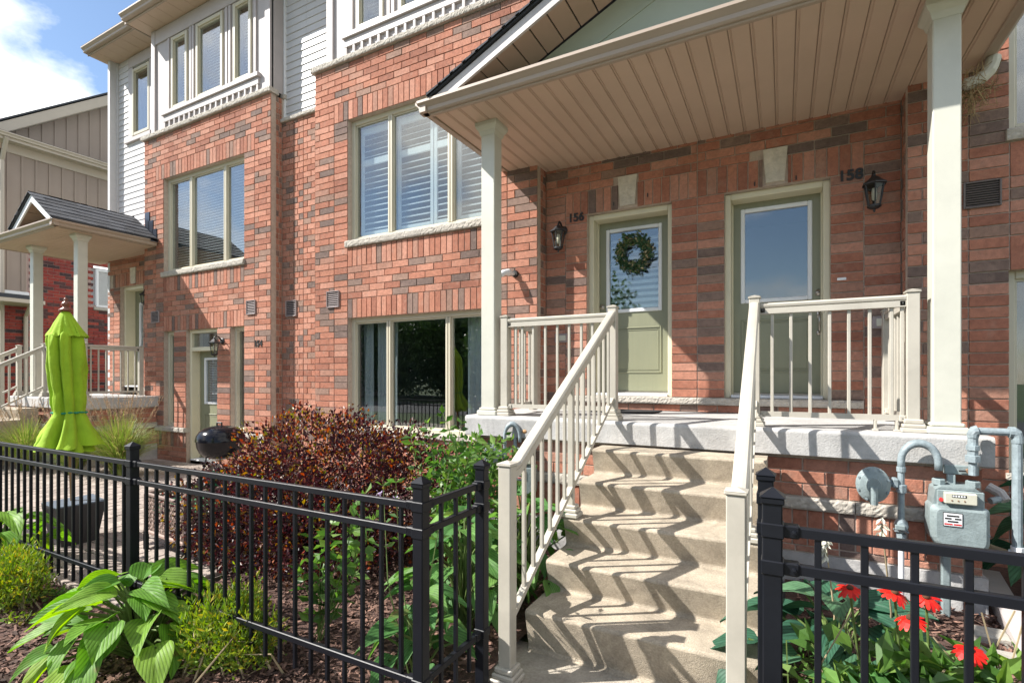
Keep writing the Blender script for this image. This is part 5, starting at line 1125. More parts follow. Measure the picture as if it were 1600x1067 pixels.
b = MB(); c = ax(2.088); b.lathe([(.03,0),(.05,.005),(.05,.02),(.026,.035),(.02,.05),(.034,.062),(.03,.08),(.012,.095),(.010,.10),(.016,.11),(.010,.125),(0,.128)], c, M['finial'], 16); b.build('finial', h, smooth=True)
def canopy(prof, nf, amp, seed, rot=0.0, name='canopy'):
    r = random.Random(seed); n = nf*14; V = []; F = []; jit = [r.uniform(.7, 1.3) for _ in range(nf)]; off = [r.uniform(-.30, .30) for _ in range(nf)]; lay = [r.choice((-1, 1)) for _ in range(nf)]
    for (z, rad, k) in prof:
        c = ax(z)
        for i in range(n):
            f = i/14; fi = int(f) % nf; u = f-int(f); w = (math.sin(math.pi*u))**.7; cr = math.exp(-((u-.5)/.16)**2)
            a = 2*math.pi*f/nf+rot
            rr = rad*(1-amp*k*.9+amp*k*1.7*w*jit[fi]-.20*k*cr*(1 if fi % 2 else .35)); a2 = a+(off[fi]+.35*lay[fi])*k*w*.62+.07*k*math.sin(z*7+fi*1.7)
            q_ = noise.noise(Vector((math.cos(a)*2.2+seed, math.sin(a)*2.2, z*5.5))); q2 = noise.noise(Vector((math.cos(a)*6+seed, math.sin(a)*6, z*13))); rr *= 1+k*(.17*q_+.05*q2)
            V.append((c.x+rr*math.cos(a2), c.y+rr*math.sin(a2), c.z+(-.035*max(0, k-.7)*w*jit[fi])+.006*k*math.sin(9*f+z*12)))
    m = len(prof)
    for j in range(m-1):
        for i in range(n): q = (i+1) % n; F.append((j*n+i, j*n+q, j*n+n+q, j*n+n+i))
    return np_mesh(name, V, F, [M['umbrella']], smooth=True)
put('canopy', canopy([(2.03,.03,.1),(1.95,.075,.3),(1.90,.10,.5)]+[(1.88-.03*i,.118+.012*math.sin(i*.17),.72+.1*math.sin(i*.9)) for i in range(19)]+[(1.30,.121,.7),(1.25,.116,.62),(1.205,.110,.55),(1.175,.107,.5),(1.155,.110,.55),(1.12,.124,.75),(1.08,.140,.9),(1.03,.160,1.05),(.98,.180,1.15),(.93,.198,1.2),(.89,.212,1.25)], 8, .40, 4), h)
put('canopy_lining', canopy([(1.1,.08,.5),(.98,.12,.9),(.90,.145,1.0),(.83,.16,1.1)], 7, .26, 9, .4, 'canopy_lining'), h)
put('canopy_flap', canopy([(2.09,.028,.0),(2.07,.042,.05),(2.03,.062,.15),(1.98,.088,.35),(1.93,.112,.6),(1.89,.134,.85),(1.872,.145,1.0)], 8, .17, 6, .2, 'canopy_flap'), h)
b = MB(); c = ax(1.17); b.tube([(c.x+(.118+.008*math.sin(t*1.8))*math.cos(t*.1122), c.y+(.118+.008*math.sin(t*1.8))*math.sin(t*.1122), 1.172+.004*math.sin(t*.5)) for t in range(57)], .0075, M['cord'], 6); b.build('tie_cord', h)

# kettle grill
gx, gy = -6.62, 4.2; h = thing('kettle_grill', 'black round kettle grill by the lower green door', 'grill', (gx, gy, 0)); E_ = M['enamel']
b = MB(); b.lathe([(0,.40),(.10,.405),(.19,.44),(.25,.50),(.28,.57),(.288,.635),(.292,.65)], (gx,gy,0), E_, 36); b.build('bowl', h, smooth=True)
b = MB(); b.lathe([(.298,.648),(.297,.662),(.285,.72),(.25,.775),(.19,.815),(.11,.84),(0,.848)], (gx,gy,0), E_, 36); o = b.build('lid', h, smooth=True)
b = MB(); b.tube([(gx-.05,gy-.02,.842),(gx-.05,gy-.02,.885),(gx+.05,gy-.02,.885),(gx+.05,gy-.02,.842)], .011, M['blackmetal'], 8); b.lathe([(.045,.815),(.05,.825),(.05,.83),(0,.832)], (gx+.13,gy+.05,0), M['nickel'], 14); b.build('lid_handle', o)
b = MB(); b.tube([(gx-.28,gy,.645),(gx-.36,gy-.05,.64),(gx-.36,gy+.09,.64),(gx-.28,gy+.06,.645)], .010, M['label_white'], 8); b.build('side_handle', h)
for i in range(3):
    a = R(120*i+30); b = MB(); b.tube([(gx+.19*math.cos(a),gy+.19*math.sin(a),.46),(gx+.30*math.cos(a),gy+.30*math.sin(a),.02)], .011, M['blackmetal'], 8); b.build('leg', h)
b = MB(); b.lathe([(0,.14),(.17,.145),(.18,.16)], (gx,gy,0), M['nickel'], 24); b.build('ash_pan', h)

# wicker armchair
h = thing('wicker_chair', 'brown open-weave wicker chair half hidden behind the burgundy shrub', 'chair', (-4.55, 2.65, 0))
def weave(x0, x1, z0, z1, M_, step=.032):
    """woven panel in local (u, v): returns function building a mesh with map"""
    b = MB(); nu = max(2, int((x1-x0)/step)); nv = max(2, int((z1-z0)/step)); w = step*.30
    for i in range(nu+1):
        u = x0+(x1-x0)*i/nu; pts = [(u, .004*(1 if (i+j) % 2 else -1), z0+(z1-z0)*j/nv) for j in range(nv+1)]
        for j in range(nv): p, q = pts[j], pts[j+1]; b.add([(p[0]-w,p[1],p[2]),(p[0]+w,p[1],p[2]),(q[0]+w,q[1],q[2]),(q[0]-w,q[1],q[2])], [(0,1,2,3)], M['wicker'])
    for j in range(nv+1):
        v = z0+(z1-z0)*j/nv
        for i in range(nu):
            u0, u1 = x0+(x1-x0)*i/nu, x0+(x1-x0)*(i+1)/nu; s0, s1 = (-1 if (i+j) % 2 else 1), (-1 if (i+1+j) % 2 else 1)
            b.add([(u0,.004*s0,v-w),(u1,.004*s1,v-w),(u1,.004*s1,v+w),(u0,.004*s0,v+w)], [(0,1,2,3)], M['wicker'])
    return b
def wpanel(name, p0, p1, z0, z1, cap=True):
    p0, p1 = Vector(p0), Vector(p1); d = p1-p0; ln = d.length; d.normalize(); nrm = Vector((-d.y, d.x, 0)); w = weave(0, ln, z0, z1, M['wicker'])
    w.v = [tuple(p0+d*a+nrm*c+Vector((0, 0, z))) for a, c, z in w.v]
    for q0, q1 in (((p0.x,p0.y,z0),(p1.x,p1.y,z0)), ((p0.x,p0.y,z1),(p1.x,p1.y,z1))): w.tube([q0, q1], .017, M['wicker'], 7)
    for q in (p0, p1): w.tube([(q.x,q.y,z0-.0),(q.x,q.y,z1)], .017, M['wicker'], 7)
    w.build(name, h)
K = [Vector((-4.86, 2.42, 0)), Vector((-4.18, 2.36, 0)), Vector((-4.20, 2.98, 0)), Vector((-4.86, 2.98, 0))]
wpanel('side_panel', K[0], K[1], .17, .49); wpanel('side_panel', K[1], K[2], .17, .56); wpanel('side_panel', K[0], K[3], .17, .49); wpanel('back_panel', K[3], K[2], .17, .66)
b = MB(); b.cbox(-4.83, -4.22, 2.44, 2.94, .30, .42, M['cushion'], .03); b.build('seat_cushion', h)
b = MB(); b.cbox(-4.80, -4.24, 2.86, 2.95, .43, .62, M['cushion'], .03); b.build('back_cushion', h)
for q in K: b = MB(); b.tube([(q.x, q.y, .0), (q.x, q.y, .17)], .022, M['black'], 8); b.build('leg', h)

# ================================================================== FAR LEFT HOUSE
h = thing('beige_house', 'beige board-and-batten house with red brick base beyond the left porch', 'house', (-18.5, 9, 0)); bt = M['batten']
hx = -18.0; y0, y1 = 5.55, 15.0; ztop = 7.62
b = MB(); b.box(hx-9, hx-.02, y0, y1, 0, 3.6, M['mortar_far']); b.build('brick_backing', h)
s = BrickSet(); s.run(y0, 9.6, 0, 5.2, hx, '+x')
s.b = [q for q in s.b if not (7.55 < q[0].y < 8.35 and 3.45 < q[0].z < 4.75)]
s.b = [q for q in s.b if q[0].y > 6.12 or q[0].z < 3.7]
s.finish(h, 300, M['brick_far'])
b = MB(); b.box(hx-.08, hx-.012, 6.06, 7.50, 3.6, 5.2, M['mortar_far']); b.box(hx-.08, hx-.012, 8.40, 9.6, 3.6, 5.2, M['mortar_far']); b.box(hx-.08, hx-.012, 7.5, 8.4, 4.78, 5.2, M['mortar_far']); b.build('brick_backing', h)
b = MB(); b.box(hx-.05, hx-.02, y0, 6.05, 3.76, 5.3, bt); b.box(hx-.05, hx-.02, y0, y1, 5.21, ztop, bt); b.build('wall_board', h)
me = MB().box(hx-.019, hx+.004, -.03, .03, 5.2, ztop-.2, bt).mesh('batten'); me2 = MB().box(hx-.019, hx+.004, -.03, .03, 3.78, 5.2, bt).mesh('batten')
for i in range(24): put('batten', me, h, (0, y0+.12+.29*i, 0))
for i in range(2): put('batten', me2, h, (0, y0+.12+.29*i, 0))
b = MB(); b.cbox(hx-.03, hx+.03, y0, 6.09, 3.66, 3.76, M['white'], .01); b.build('trim_board', h)
b = MB(); b.box(hx-.5, hx+.38, y0-.35, y1, ztop-.02, ztop+.0, M['fascia']); b.box(hx+.38, hx+.40, y0-.35, y1, ztop-.05, ztop+.14, M['fascia']); b.box(hx-.012, hx+.03, y0, y1, ztop-.24, ztop-.02, M['fascia']); b.build('eave', h)
MB().prism([(hx+.40-.002+.112-.112+c*-1+0.0, ztop+.02+d) for c, d in GUT], y0-.35, y1, M['fascia'], 'y').build('gutter', h)
b = MB(); b.prism([(hx+.42, ztop+.13), (hx+.42, ztop+.16), (hx-1.8, ztop+.75), (hx-1.8, ztop+.7)], y0-.35, y1, M['shingle'], 'y'); b.build('lower_roof', h)
# gable wall set back above the lower roof
gxp = hx-1.2; pr = [(y0-.3, 7.3), (20, 7.6), (20, 13.2), (12.2, 13.2), (y0-.3, 7.81)]
b = MB(); b.add([(gxp, p, q) for p, q in pr], [(0,1,2,3,4)], bt); b.add([(gxp-6, p, q) for p, q in pr]+[(gxp-.001, p, q) for p, q in pr], [(0,5,9,4),(4,9,8,3)], bt); b.build('gable_wall', h)
sl_ = (13.2-7.81)/(12.2-y0+.3)
for i in range(26):
    yy = y0+.1+.29*i; MB().box(gxp, gxp+.022, yy-.03, yy+.03, 7.3, min(13.2, 7.81+sl_*(yy-y0+.3))-.05, bt).build('batten', h)
b = MB(); b.prism([(y0-.75, 7.36), (12.4, 7.36+sl_*(12.4-y0+.75)), (12.4, 7.67+sl_*(12.4-y0+.75)), (y0-.75, 7.67)], gxp+.30, gxp+.33, M['fascia'], 'x'); b.build('rake_board', h)
b = MB(); b.prism([(y0-.8, 7.672), (12.5, 7.672+sl_*(12.5-y0+.8)), (12.5, 7.72+sl_*(12.5-y0+.8)), (y0-.8, 7.72)], gxp-6, gxp+.36, M['shingle'], 'x'); b.build('upper_roof', h)
b = MB(); b.box(gxp+.003, gxp+.30, y0-.75, 12.4, 8.0, 8.02, M['fascia']); b = MB()
b.prism([(y0-.7, 7.38), (12.4, 7.38+sl_*(12.4-y0+.7)), (12.4, 7.40+sl_*(12.4-y0+.7)), (y0-.7, 7.40)], gxp+.003, gxp+.299, M['fascia'], 'x'); b.build('rake_soffit', h)
b = MB(); b.tube([(hx+.45, y0-.05, ztop), (hx+.06, y0-.02, ztop-.5), (hx+.06, y0-.02, .2)], .05, M['fascia'], 8); b.build('downspout', h)
# window: side wall faces +x
b = MB(); wy0, wy1, wz0, wz1 = 7.62, 8.28, 3.56, 4.68; t = .06
for r in ((wy0, wy0+t, wz0, wz1), (wy1-t, wy1, wz0, wz1), (wy0+t, wy1-t, wz0, wz0+t), (wy0+t, wy1-t, wz1-t, wz1)): b.cbox(hx-.06, hx+.01, r[0], r[1], r[2], r[3], M['white'], .006)
w = b.build('window', h); MB().box(hx-.04, hx-.034, wy0+t, wy1-t, wz0+t, wz1-t, M['glass']).build('pane', w)
MB().box(hx-.5, hx-.45, wy0-.1, wy1+.1, wz0-.1, wz1+.1, M['curtain']).build('room_lining', w)
b = MB(); b.cbox(hx-.05, hx+.06, wy0-.07, wy1+.07, wz0-.10, wz0-.005, M['stone'], .01); b.build('stone_sill', h)
b = MB(); b.box(hx-.06, hx+1.0, y0-1.2, y0+.5, 3.46, 3.56, M['shingle']); b.box(hx-.06, hx+1.02, y0-1.2, y0+.52, 3.36, 3.455, M['fascia']); b.build('porch_roof', h)
b = MB(); b.tube([(hx+.35, y0+.45, 3.36), (hx+.08, y0+.45, 3.1), (hx+.08, y0+.45, .2)], .05, M['fascia'], 8); b.build('downspout', h)

# ================================================================== WHAT STANDS ACROSS THE STREET (seen in the window glass)
h = thing('opposite_house', 'dark-roofed house mirrored in the slatted upper window', 'house', (-33, -16, 0)); b = MB(); b.box(-39, -27, -20, -12, 0, 6.2, M['siding']); b.build('wall', h)
b = MB(); b.prism([(-20.6, 6.1), (-11.4, 6.1), (-16, 9.4)], -39.5, -26.5, M['shingle'], 'x'); b.build('roof', h)
n = 9000; P = []; tops = []
for i in range(44):
    cx, cy, cz, rx, rz = -46+(i % 22)*1.72+random.uniform(0, 1), (-17 if i < 22 else -21)-random.uniform(0, 3), random.uniform(2.4, 4.4), random.uniform(2.2, 3.2), random.uniform(2.8, 4.2)
    if i == 43: cx, cy, cz, rx, rz = 2.6, -16, 2.7, 1.3, 1.5
    d = rand_unit(3000); rad = rng.uniform(.25, 1.0, (3000, 1))**.6; P.append(np.array([cx, cy, cz])+d*rad*np.array([rx, rx, rz])*(1+.18*np.sin(5*d[:, :1]+3*d[:, 1:2])))
P = np.concatenate(P); P = P[P[:, 2] > .1]; V, F = leaf_cloud(P, rng.uniform(.18, .36, len(P)), rng.uniform(.07, .14, len(P))); put('tree_line', np_mesh('tree_line', V, F, [M['treeleaf']]), kind='stuff')

# ================================================================== PLANTS
def lobes_points(lobes, n, shell=.55, flat=None):
    vol = np.array([l[3]*l[4]*l[5] for l in lobes]); k = rng.choice(len(lobes), n, p=vol/vol.sum()); La = np.array(lobes)[k]
    d = rand_unit(n); rad = (shell+(1-shell)*rng.uniform(0, 1, (n, 1))**.7)*(1+.16*np.sin(7*d[:, :1]+4*d[:, 2:3])*np.cos(6*d[:, 1:2]))
    P = La[:, :3]+d*rad*La[:, 3:6]; return P, d, k
def twigs(h, base, lobes, n, r0=.012, m=None):
    b = MB()
    for i in range(n):
        l = random.choice(lobes); d = Vector(rand_unit(1)[0]); tip = Vector(l[:3])+Vector((d.x*l[3], d.y*l[4], abs(d.z)*l[5]))*.8; s = Vector(base)+Vector((random.gauss(0, .12), random.gauss(0, .10), 0)); mid = s.lerp(tip, .5)+Vector((random.gauss(0, .05), random.gauss(0, .05), .06))
        b.tube([s, mid, tip], [r0, r0*.7, r0*.25], m or M['twig'], 5, caps=False)
    b.build('branches', h)
h = thing('burgundy_shrub', 'large round burgundy leaved shrub behind the black fence', 'shrub', (-3.9, 3.2, 0))
LB = [(-4.35,3.15,.40,.62,.55,.42),(-3.75,3.3,.62,.85,.70,.60),(-3.15,3.35,.56,.85,.65,.55),(-4.05,2.72,.34,.78,.46,.38),(-3.2,2.80,.36,.80,.50,.42),(-3.6,2.6,.24,.9,.4,.26),(-2.65,3.35,.50,.50,.5,.48)]
P, D, k = lobes_points(LB, 30000, .60); keep = (P[:, 2] > .03); P, D = P[keep], D[keep]
V, F = leaf_cloud(P, rng.uniform(.022, .056, len(P)), rng.uniform(.007, .015, len(P)), D+.9*rand_unit(len(P))+np.array([0, 0, .25]))
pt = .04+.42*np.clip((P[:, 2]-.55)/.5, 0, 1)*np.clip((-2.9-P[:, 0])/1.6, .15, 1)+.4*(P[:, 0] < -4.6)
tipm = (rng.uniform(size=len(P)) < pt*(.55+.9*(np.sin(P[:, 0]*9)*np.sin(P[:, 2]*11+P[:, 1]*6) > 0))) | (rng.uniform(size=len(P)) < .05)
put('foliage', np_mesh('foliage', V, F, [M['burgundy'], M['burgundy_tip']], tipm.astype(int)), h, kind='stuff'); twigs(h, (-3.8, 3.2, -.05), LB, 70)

def shoot(b, LV, LF, base, tip, nl, ll, lw, bend=.12, leafstart=.2, r=.006, pair=True, m=None):
    base, tip = Vector(base), Vector(tip); mid = base.lerp(tip, .5)+Vector((random.gauss(0, bend), random.gauss(0, bend), 0)); pts = [base, base.lerp(mid, .5), mid, mid.lerp(tip, .55), tip]
    b.tube(pts, [r, r*.85, r*.7, r*.5, r*.25], m or M['stem'], 5, caps=False); Ps, Ds = [], []
    for i in range(nl):
        t = leafstart+(1-leafstart)*(i+.5)/nl; f = t*4; j = min(3, int(f)); p = pts[j].lerp(pts[j+1], f-j); d = (pts[j+1]-pts[j]).normalized(); a = i*2.4; s = d.orthogonal(); s.rotate(Matrix.Rotation(a, 3, d))
        for g in ((1, -1) if pair else (1,)): Ps.append(p); Ds.append(s*g+d*.55+Vector((random.gauss(0, .2), random.gauss(0, .2), random.gauss(0, .15))))
    n = len(Ps); V, F = leaf_cloud(np.array(Ps), np.array([random.uniform(.7, 1.15)*ll for _ in range(n)]), np.array([random.uniform(.8, 1.15)*lw for _ in range(n)]), np.array(Ds), .18, .1)
    LF.append(F+sum(len(v) for v in LV)); LV.append(V)
def sh_plant(label, name, cat, base, tips, nl, ll, lw, m, **kw):
    h = thing(name, label, cat, base); b = MB(); LV, LF = [], []
    for t in tips: shoot(b, LV, LF, (base[0]+random.gauss(0, .03), base[1]+random.gauss(0, .03), base[2]-.03), t, nl, ll, lw, **kw)
    b.build('stems', h); put('foliage', np_mesh('foliage', np.concatenate(LV), np.concatenate(LF), [m]), h, kind='stuff'); return h
# green loose shrub by the porch end
h = thing('green_shrub', 'loose bright green shrub between the burgundy shrub and the porch slab', 'shrub', (-2.15, 3.1, 0)); LG = [(-2.1,3.15,.72,.34,.36,.36),(-1.9,3.0,.5,.32,.34,.36),(-1.95,3.3,.84,.30,.3,.22)]
P, D, k = lobes_points(LG, 1150, .35); V, F = leaf_cloud(P, rng.uniform(.04, .08, len(P)), rng.uniform(.014, .025, len(P)), D+.9*rand_unit(len(P))); b = MB(); LV, LF = [V], [F]
for px, py, Y in ((668, 655, 3.1), (690, 640, 3.15), (722, 655, 3.2), (752, 668, 3.0), (640, 668, 3.2), (712, 690, 2.9), (775, 690, 3.1), (655, 690, 3.0), (738, 700, 2.9), (760, 640+70, 3.2)):
    t = onY(px, py, Y); shoot(b, LV, LF, (-2.1+random.gauss(0, .1), 3.1, .4), t, 7, .085, .024, bend=.05, leafstart=.45)
b.build('stems', h); put('foliage', np_mesh('foliage', np.concatenate(LV), np.concatenate(LF), [M['young'], M['green']], (np.arange(sum(len(f) for f in LF)) % 3 == 0).astype(int)), h, kind='stuff')
sh_plant('young shrub with upright bright leaves just behind the long fence panel', 'young_shrub', 'shrub', (-2.35, 2.05, 0), [onY(p, q, y) for p, q, y in ((510, 765, 2.05), (572, 762, 2.1), (525, 790, 2.0), (590, 800, 2.1), (465, 880, 1.98), (548, 820, 2.1), (500, 860, 2.0), (575, 870, 2.1), (490, 800, 2.15), (560, 780, 2.0))], 8, .085, .026, M['young'], bend=.05, leafstart=.3, r=.005)
h = sh_plant('tall stem with small lilac flowers behind the corner post', 'lilac_flower', 'flower', (-1.62, 2.05, 0), [onY(598, 745, 2.05), onY(618, 740, 2.1), onY(702, 735, 2.3)], 4, .07, .014, M['young'], bend=.03, leafstart=.6, r=.005)
for px, py in ((592, 770), (618, 778)): 
    c = onY(px, py, 2.06); P = np.array([c]*6)+.006*rng.normal(size=(6, 3)); V, F = leaf_cloud(P, .022, .006); put('flower', np_mesh('flower', V, F, [M['lilac']]), h)

# hostas: every leaf is a part
HL = {}
def hosta_leaf(w, seed, m):
    key = (seed, m.name)
    if key in HL: return HL[key]
    r = random.Random(seed); nu, nv = 14, 16; V = []; F = []; arch = r.uniform(.25, .6); tw = r.uniform(-.25, .25); cup = r.uniform(.08, .28)
    for i in range(nu+1):
        t = i/nu; hw = w*(math.sin(math.pi*min(1, t**.62*.995+.005))**.85)*(1-.25*t) if t < 1 else .0; hw = max(hw, .004)
        for j in range(nv+1):
            v = 2*j/nv-1; y = hw*v; x = t-.10*abs(v)*(1-t)*(1 if t < .25 else .3)
            z = -arch*t*t+cup*abs(v)**1.4*hw*2.2+.012*abs(math.sin(v*math.pi*3.0))*math.sin(math.pi*t)**.5+.03*math.sin(7*t+3*v+seed)*t*(1-t)+.02*math.sin(9*t+seed)*abs(v)+tw*y*t-.02*(1-abs(v))**6
            V.append((x, y, z))
    for i in range(nu):
        for j in range(nv): a = i*(nv+1)+j; F.append((a, a+nv+1, a+nv+2, a+1))
    me = np_mesh('leaf', V, F, [m], smooth=True); HL[key] = me; return me
def hosta(label, c, n, rad, hgt, ls, m, seed, name='hosta', az=None, group=None, wr=.36):
    c = Vector(c); h = thing(name, label, 'hosta', c, group); r = random.Random(seed); b = MB()
    for i in range(n):
        a = (r.uniform(*az) if az else 2.399*i+r.uniform(-.3, .3)); f = (i+.5)/n; ro = rad*(.12+.62*f**.8)*r.uniform(.8, 1.15); z = hgt*(1.05-.75*f**1.3)*r.uniform(.85, 1.15); l = ls*r.uniform(.75, 1.2)
        p = c+Vector((math.cos(a)*ro, math.sin(a)*ro, z)); pitch = -.22+.62*f+r.uniform(-.3, .3)
        put('leaf', hosta_leaf(wr*r.choice((1, 1.0)), seed*10+r.randrange(5), m), h, p, (r.gauss(0, .22), pitch, a+r.gauss(0, .25)), scale=(l, l*r.uniform(.9, 1.1), l))
        b.tube([c+Vector((r.gauss(0, .02), r.gauss(0, .02), -.03)), c+Vector((math.cos(a)*ro*.45, math.sin(a)*ro*.45, z*.75)), p+Vector((math.cos(a), math.sin(a), 0))*.02], [.008, .007, .005], M['stem'], 5, caps=False)
    b.build('stalks', h); return h
hosta('big pale green hosta in the front bed left, before the fence', onZ(175, 1035, .0)+Vector((0, .12, 0)), 58, .56, .36, .215, M['hosta'], 3, wr=.36)
hosta('yellow-green hosta at the left picture edge, by the fence', onZ(0, 905, 0)+Vector((-.12, .05, 0)), 16, .42, .42, .28, M['hosta'], 5, wr=.30)
hosta('large bright hosta behind the corner of the left fence', (-1.72, 2.62, 0), 52, .52, .58, .19, M['hosta_mid'], 7)
hosta('bright hosta between the short fence and the steps', (-1.55, 3.10, 0), 44, .46, .62, .19, M['hosta_mid'], 9)
hosta('small bright hosta at the foot of the corner post', (-1.62, 2.05, 0), 20, .30, .36, .17, M['hosta_mid'], 11)
hosta('dark blue-green hosta by the right fence post', (.22, 2.75, .05), 34, .52, .40, .23, M['hosta_blue'], 13)
hosta('dark blue-green hosta behind the red flowers', (.60, 2.45, .05), 22, .36, .32, .20, M['hosta_blue'], 15)
hosta('dark hosta at the right picture edge, below the outlet pipe', (1.62, 4.35, .1), 18, .5, .62, .32, M['hosta_blue'], 17)
for (px, py), lb in (((1290, 858), 'withered cream hosta flower nearer the right fence post'), ((1378, 830), 'withered cream hosta flower before the valve of the gas meter')):
    t = onY(px, py-12, 2.6); bs = Vector((t.x+.03, 2.65, .15)); h = thing('dry_flower', lb, 'flower', bs, 'withered hosta flowers'); b = MB(); b.tube([bs, bs.lerp(t, .5)+Vector((.02, 0, 0)), t], [.005, .004, .003], M['drystem'], 5, caps=False); b.build('stem', h)
    P = np.array([t]*26)+np.array([[0, 0, 1]])*rng.uniform(-.07, .03, (26, 1)); D = rand_unit(26)*.6+np.array([0, 0, -.7]); V, F = leaf_cloud(P, .036, .007, D); put('petals', np_mesh('petals', V, F, [M['index']]), h)

# low golden evergreens
def golden(label, c, lobes, n, group):
    c = Vector(c); h = thing('golden_evergreen', label, 'shrub', c, group); LB_ = [(c.x+a, c.y+b_, c.z+z, rx, ry, rz) for a, b_, z, rx, ry, rz in lobes]
    P, D, k = lobes_points(LB_, n, .15); P[:, 2] += .05*np.sin(P[:, 0]*38)*np.sin(P[:, 1]*41)+.04*np.abs(rng.normal(size=len(P)))*(rng.uniform(size=len(P)) < .25); kk_ = P[:, 2] > .0; P, D = P[kk_], D[kk_]; V, F = leaf_cloud(P, rng.uniform(.016, .055, len(P)), rng.uniform(.003, .008, len(P)), np.array([0, 0, .8])+.75*rand_unit(len(P))+.4*D, .3, .05)
    put('foliage', np_mesh('foliage', V, F, [M['yew']]), h, kind='stuff'); twigs(h, c, LB_, 36, .006, M['drystem'])
golden('golden green low evergreen in the front bed beside the pale hosta', onZ(300, 1052, 0)+Vector((.0, .12, 0)), [(0,0,.15,.25,.18,.17),(.2,.05,.13,.18,.16,.14),(-.15,.08,.13,.16,.14,.16),(.05,.12,.22,.14,.12,.14)], 9000, 'low golden evergreens')
golden('golden green low evergreen at the left picture edge', onZ(8, 962, 0)+Vector((-.1, .05, 0)), [(0,0,.16,.28,.2,.19),(-.25,.05,.16,.25,.2,.17)], 7000, 'low golden evergreens')
def sprig(label, c, n, s, m, ht=.09):
    c = Vector(c); h = thing('seedling', label, 'seedling', c, 'small seedlings in the bark'); P = np.array([c]*n)+rng.normal(size=(n, 3))*np.array([s, s, .01])+np.array([0, 0, 1])*rng.uniform(.01, ht, (n, 1)); V, F = leaf_cloud(P, rng.uniform(.02, .045, n), rng.uniform(.007, .014, n), np.array([0, 0, .5])+rand_unit(n)); put('foliage', np_mesh('foliage', V, F, [m]), h)
    b = MB()
    for i in range(5): b.tube([c+Vector((0, 0, -.02)), c+Vector((random.gauss(0, s), random.gauss(0, s), ht*.9))], .002, M['stem'], 4, caps=False)
    b.build('stems', h)
sprig('small green seedling in the bark near the fence, left', onZ(84, 942, 0), 60, .05, M['young']); sprig('tiny yellow seedling alone in the bark, front left', onZ(30, 978, 0), 26, .028, M['yew'])
sprig('small seedling in the bark before the right fence', onZ(1270, 1062, .08), 70, .05, M['young'], .14); sprig('small seedling at the edge of the front bark, mid fence', onZ(405, 1010, 0), 22, .03, M['hosta'])
h = thing('dry_stalks', 'tuft of dry straw-coloured stalks beside the golden evergreen', 'plant', onZ(385, 1030, 0)); b = MB()
for i in range(40): c = onZ(385, 1035, 0)+Vector((random.gauss(0, .06), random.gauss(0, .05), 0)); b.tube([c, c+Vector((random.gauss(.03, .07), random.gauss(0, .06), random.uniform(.05, .16)))], .0018, M['drystem'], 3, caps=False)
b.build('stalks', h)

# fountain grasses
def grass(label, c, n, ht, spread, heads):
    c = Vector(c); h = thing('fountain_grass', label, 'ornamental grass', c, 'fountain grasses by the far porch'); V = []; F = []
    for i in range(n):
        a = random.uniform(0, 6.28); l = ht*random.uniform(.6, 1.15); o = random.uniform(.15, 1.0)*spread; w = random.uniform(.004, .008); b0 = Vector((c.x+math.cos(a)*random.uniform(0, .10), c.y+math.sin(a)*random.uniform(0, .10), c.z)); s = Vector((-math.sin(a), math.cos(a), 0)); st = len(V)
        for j in range(6):
            t = j/5; p = b0+Vector((math.cos(a)*o*t**1.7, math.sin(a)*o*t**1.7, l*(t-.42*t**3*o/spread))); ww = w*(1-t*.85); V += [p-s*ww, p+s*ww]
        F += [(st+2*j, st+2*j+1, st+2*j+3, st+2*j+2) for j in range(5)]
    put('blades', np_mesh('blades', V, F, [M['grass']]), h, kind='stuff'); b = MB(); P, D = [], []
    for i in range(heads):
        a = random.uniform(0, 6.28); o = random.uniform(.1, .8)*spread; tip = Vector((c.x+math.cos(a)*o, c.y+math.sin(a)*o, c.z+ht*random.uniform(1.0, 1.35))); m = c.lerp(tip, .6)+Vector((0, 0, .06)); b.tube([c, m, tip], .0018, M['drystem'], 3, caps=False)
        d = (tip-m).normalized()
        for j in range(12): P.append(tip-d*(.012*j)); D.append(d+Vector((random.gauss(0, .35), random.gauss(0, .35), random.gauss(0, .3))))
    b.build('stalks', h); V, F = leaf_cloud(np.array(P), .035, .003, np.array(D)); put('seed_heads', np_mesh('seed_heads', V, F, [M['seed']]), h, kind='stuff')
grass('tall fountain grass at the brick wall right of the umbrella', (-8.75, 4.0, 0), 1900, .95, .70, 80)
grass('fountain grass directly behind the umbrella foot', (-9.55, 3.75, 0), 1200, .80, .62, 50)
grass('fountain grass left of the umbrella by the far steps', (-10.6, 3.55, 0), 1300, .86, .62, 50)
grass('fountain grass at the left picture edge behind the fence', (-11.5, 3.35, 0), 1200, .70, .6, 34)

# red coneflowers
def petalled(h, c, r, tilt, seed):
    rr = random.Random(seed); V = []; F = []; n = 15; c = Vector(c); T = Euler((tilt[0], tilt[1], 0)).to_matrix()
    for i in range(n):
        a = 2*math.pi*i/n+rr.uniform(-.1, .1); l = r*rr.uniform(.85, 1.1); w = r*.15; st = len(V); s = Vector((-math.sin(a), math.cos(a), 0)); d = Vector((math.cos(a), math.sin(a), 0)); dr = rr.uniform(.25, .65)
        for t, ww in ((.15, .5), (.5, 1.0), (.85, .95), (1.0, .45)): p = d*l*t+Vector((0, 0, -dr*l*t*t)); V += [c+T @ (p-s*w*ww), c+T @ (p+s*w*ww)]
        F += [(st+2*j, st+2*j+1, st+2*j+3, st+2*j+2) for j in range(3)]
    fo = put('petals', np_mesh('petals', V, F, [M['petal']]), h)
    b = MB(); b.lathe([(0, r*.28), (r*.12, r*.26), (r*.24, r*.14), (r*.27, 0), (r*.2, -.004)], (0, 0, 0), M['cone'], 12); b.v = [tuple(c+T @ Vector(v)) for v in b.v]; b.build('flower_cone', h, smooth=True)
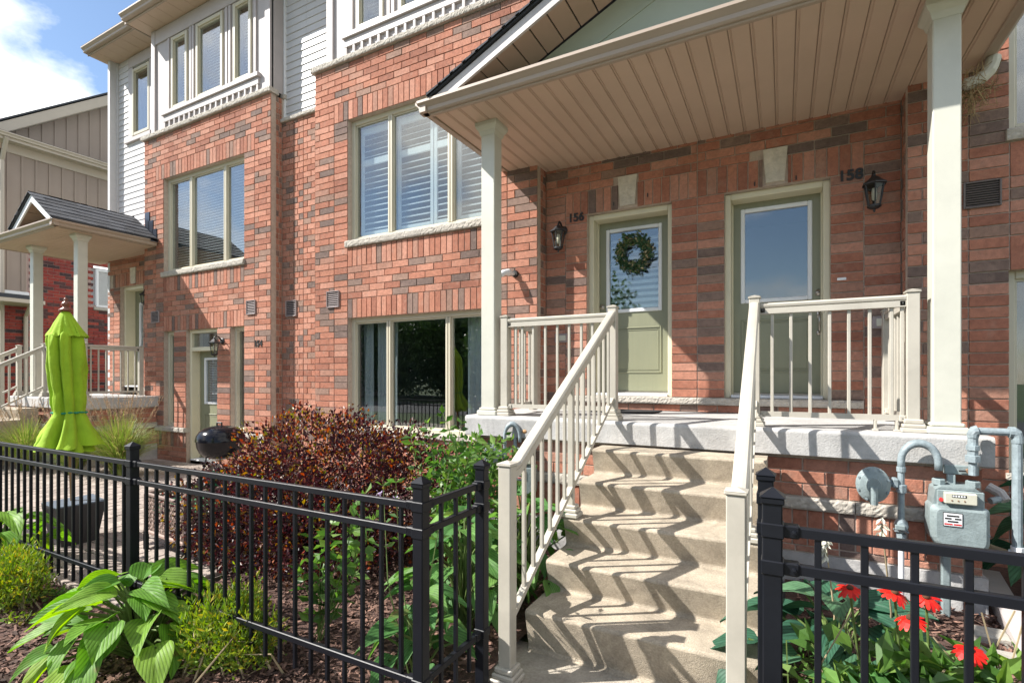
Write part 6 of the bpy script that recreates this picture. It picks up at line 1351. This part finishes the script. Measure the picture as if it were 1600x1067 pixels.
FLW = [((1328, 918), 2.25, .043, 'red coneflower nearest the right fence post'), ((1398, 925), 2.15, .043, 'red coneflower just left of the fourth picket, upper'), ((1447, 932), 2.25, .043, 'red coneflower right of the fourth picket, upper'), ((1422, 965), 2.05, .043, 'red coneflower below the upper ones, mid fence'), ((1515, 1015), 1.92, .042, 'red coneflower low at the far right, behind a picket')]
for i, ((px, py), y, r, lb) in enumerate(FLW):
    c = onY(px, py, y); bs = Vector((c.x*.9+.06, y+.12, .06)); h = thing('coneflower', lb, 'flower', bs, 'red coneflowers'); b = MB(); b.tube([bs, bs.lerp(c, .5)+Vector((.02, .02, 0)), c+Vector((0, 0, -.01))], [.005, .0045, .004], M['stem'], 6, caps=False); b.build('stem', h)
    petalled(h, c, r, (random.uniform(.2, .7), random.uniform(-.4, .4)), i)
    nn = 6; P = np.array([bs.lerp(c, random.uniform(.15, .6)) for _ in range(nn)]); D = rand_unit(nn)*np.array([1, 1, .3])+np.array([0, 0, .35]); V, F = leaf_cloud(P, rng.uniform(.09, .14, nn), rng.uniform(.02, .03, nn), D, .2, .25); put('leaves', np_mesh('leaves', V, F, [M['young']]), h)
def leafy(label, c, n, sx, sy, ht, ll, lw, m, name='leafy_plant'):
    c = Vector(c); h = thing(name, label, 'plant', c); P = np.array([c]*n)+rng.normal(size=(n, 3))*np.array([sx, sy, 0])*.6+np.array([0, 0, 1])*rng.uniform(.02, ht, (n, 1)); D = rand_unit(n)*np.array([1, 1, .5])+np.array([0, 0, .25]); V, F = leaf_cloud(P, rng.uniform(.7, 1.3, n)*ll, rng.uniform(.7, 1.3, n)*lw, D, .2, .25); put('foliage', np_mesh('foliage', V, F, [m]), h, kind='stuff'); b = MB()
    for i in range(18): p = P[random.randrange(n)]; b.tube([(p[0]+random.gauss(0, .02), p[1]+random.gauss(0, .02), .02), tuple(p)], .003, M['stem'], 4, caps=False)
    b.build('stems', h)
leafy('dense green coneflower leaves low behind the right fence', (.50, 2.2, .06), 620, .30, .12, .48, .12, .024, M['young'], 'coneflower_leaves'); leafy('yellow-green leafy clump at the lower right corner', (1.02, 2.22, .06), 460, .26, .14, .46, .13, .036, M['hosta'])
leafy('low green clump at the foot of the red flowers', (.30, 2.05, .06), 260, .16, .12, .42, .10, .022, M['hosta_mid'])
h = thing('dry_stalks', 'dry brown flower stalks standing among the red coneflowers', 'plant', (.45, 2.1, .08)); b = MB()
for i in range(14): c = Vector((.2+.7*random.random(), 2.1+.25*random.random(), .05)); b.tube([c, c+Vector((random.gauss(0, .05), .0, random.uniform(.25, .4))), c+Vector((random.gauss(0, .09), 0, random.uniform(.45, .68)))], .003, M['drystem'], 4, caps=False)
b.build('stalks', h)
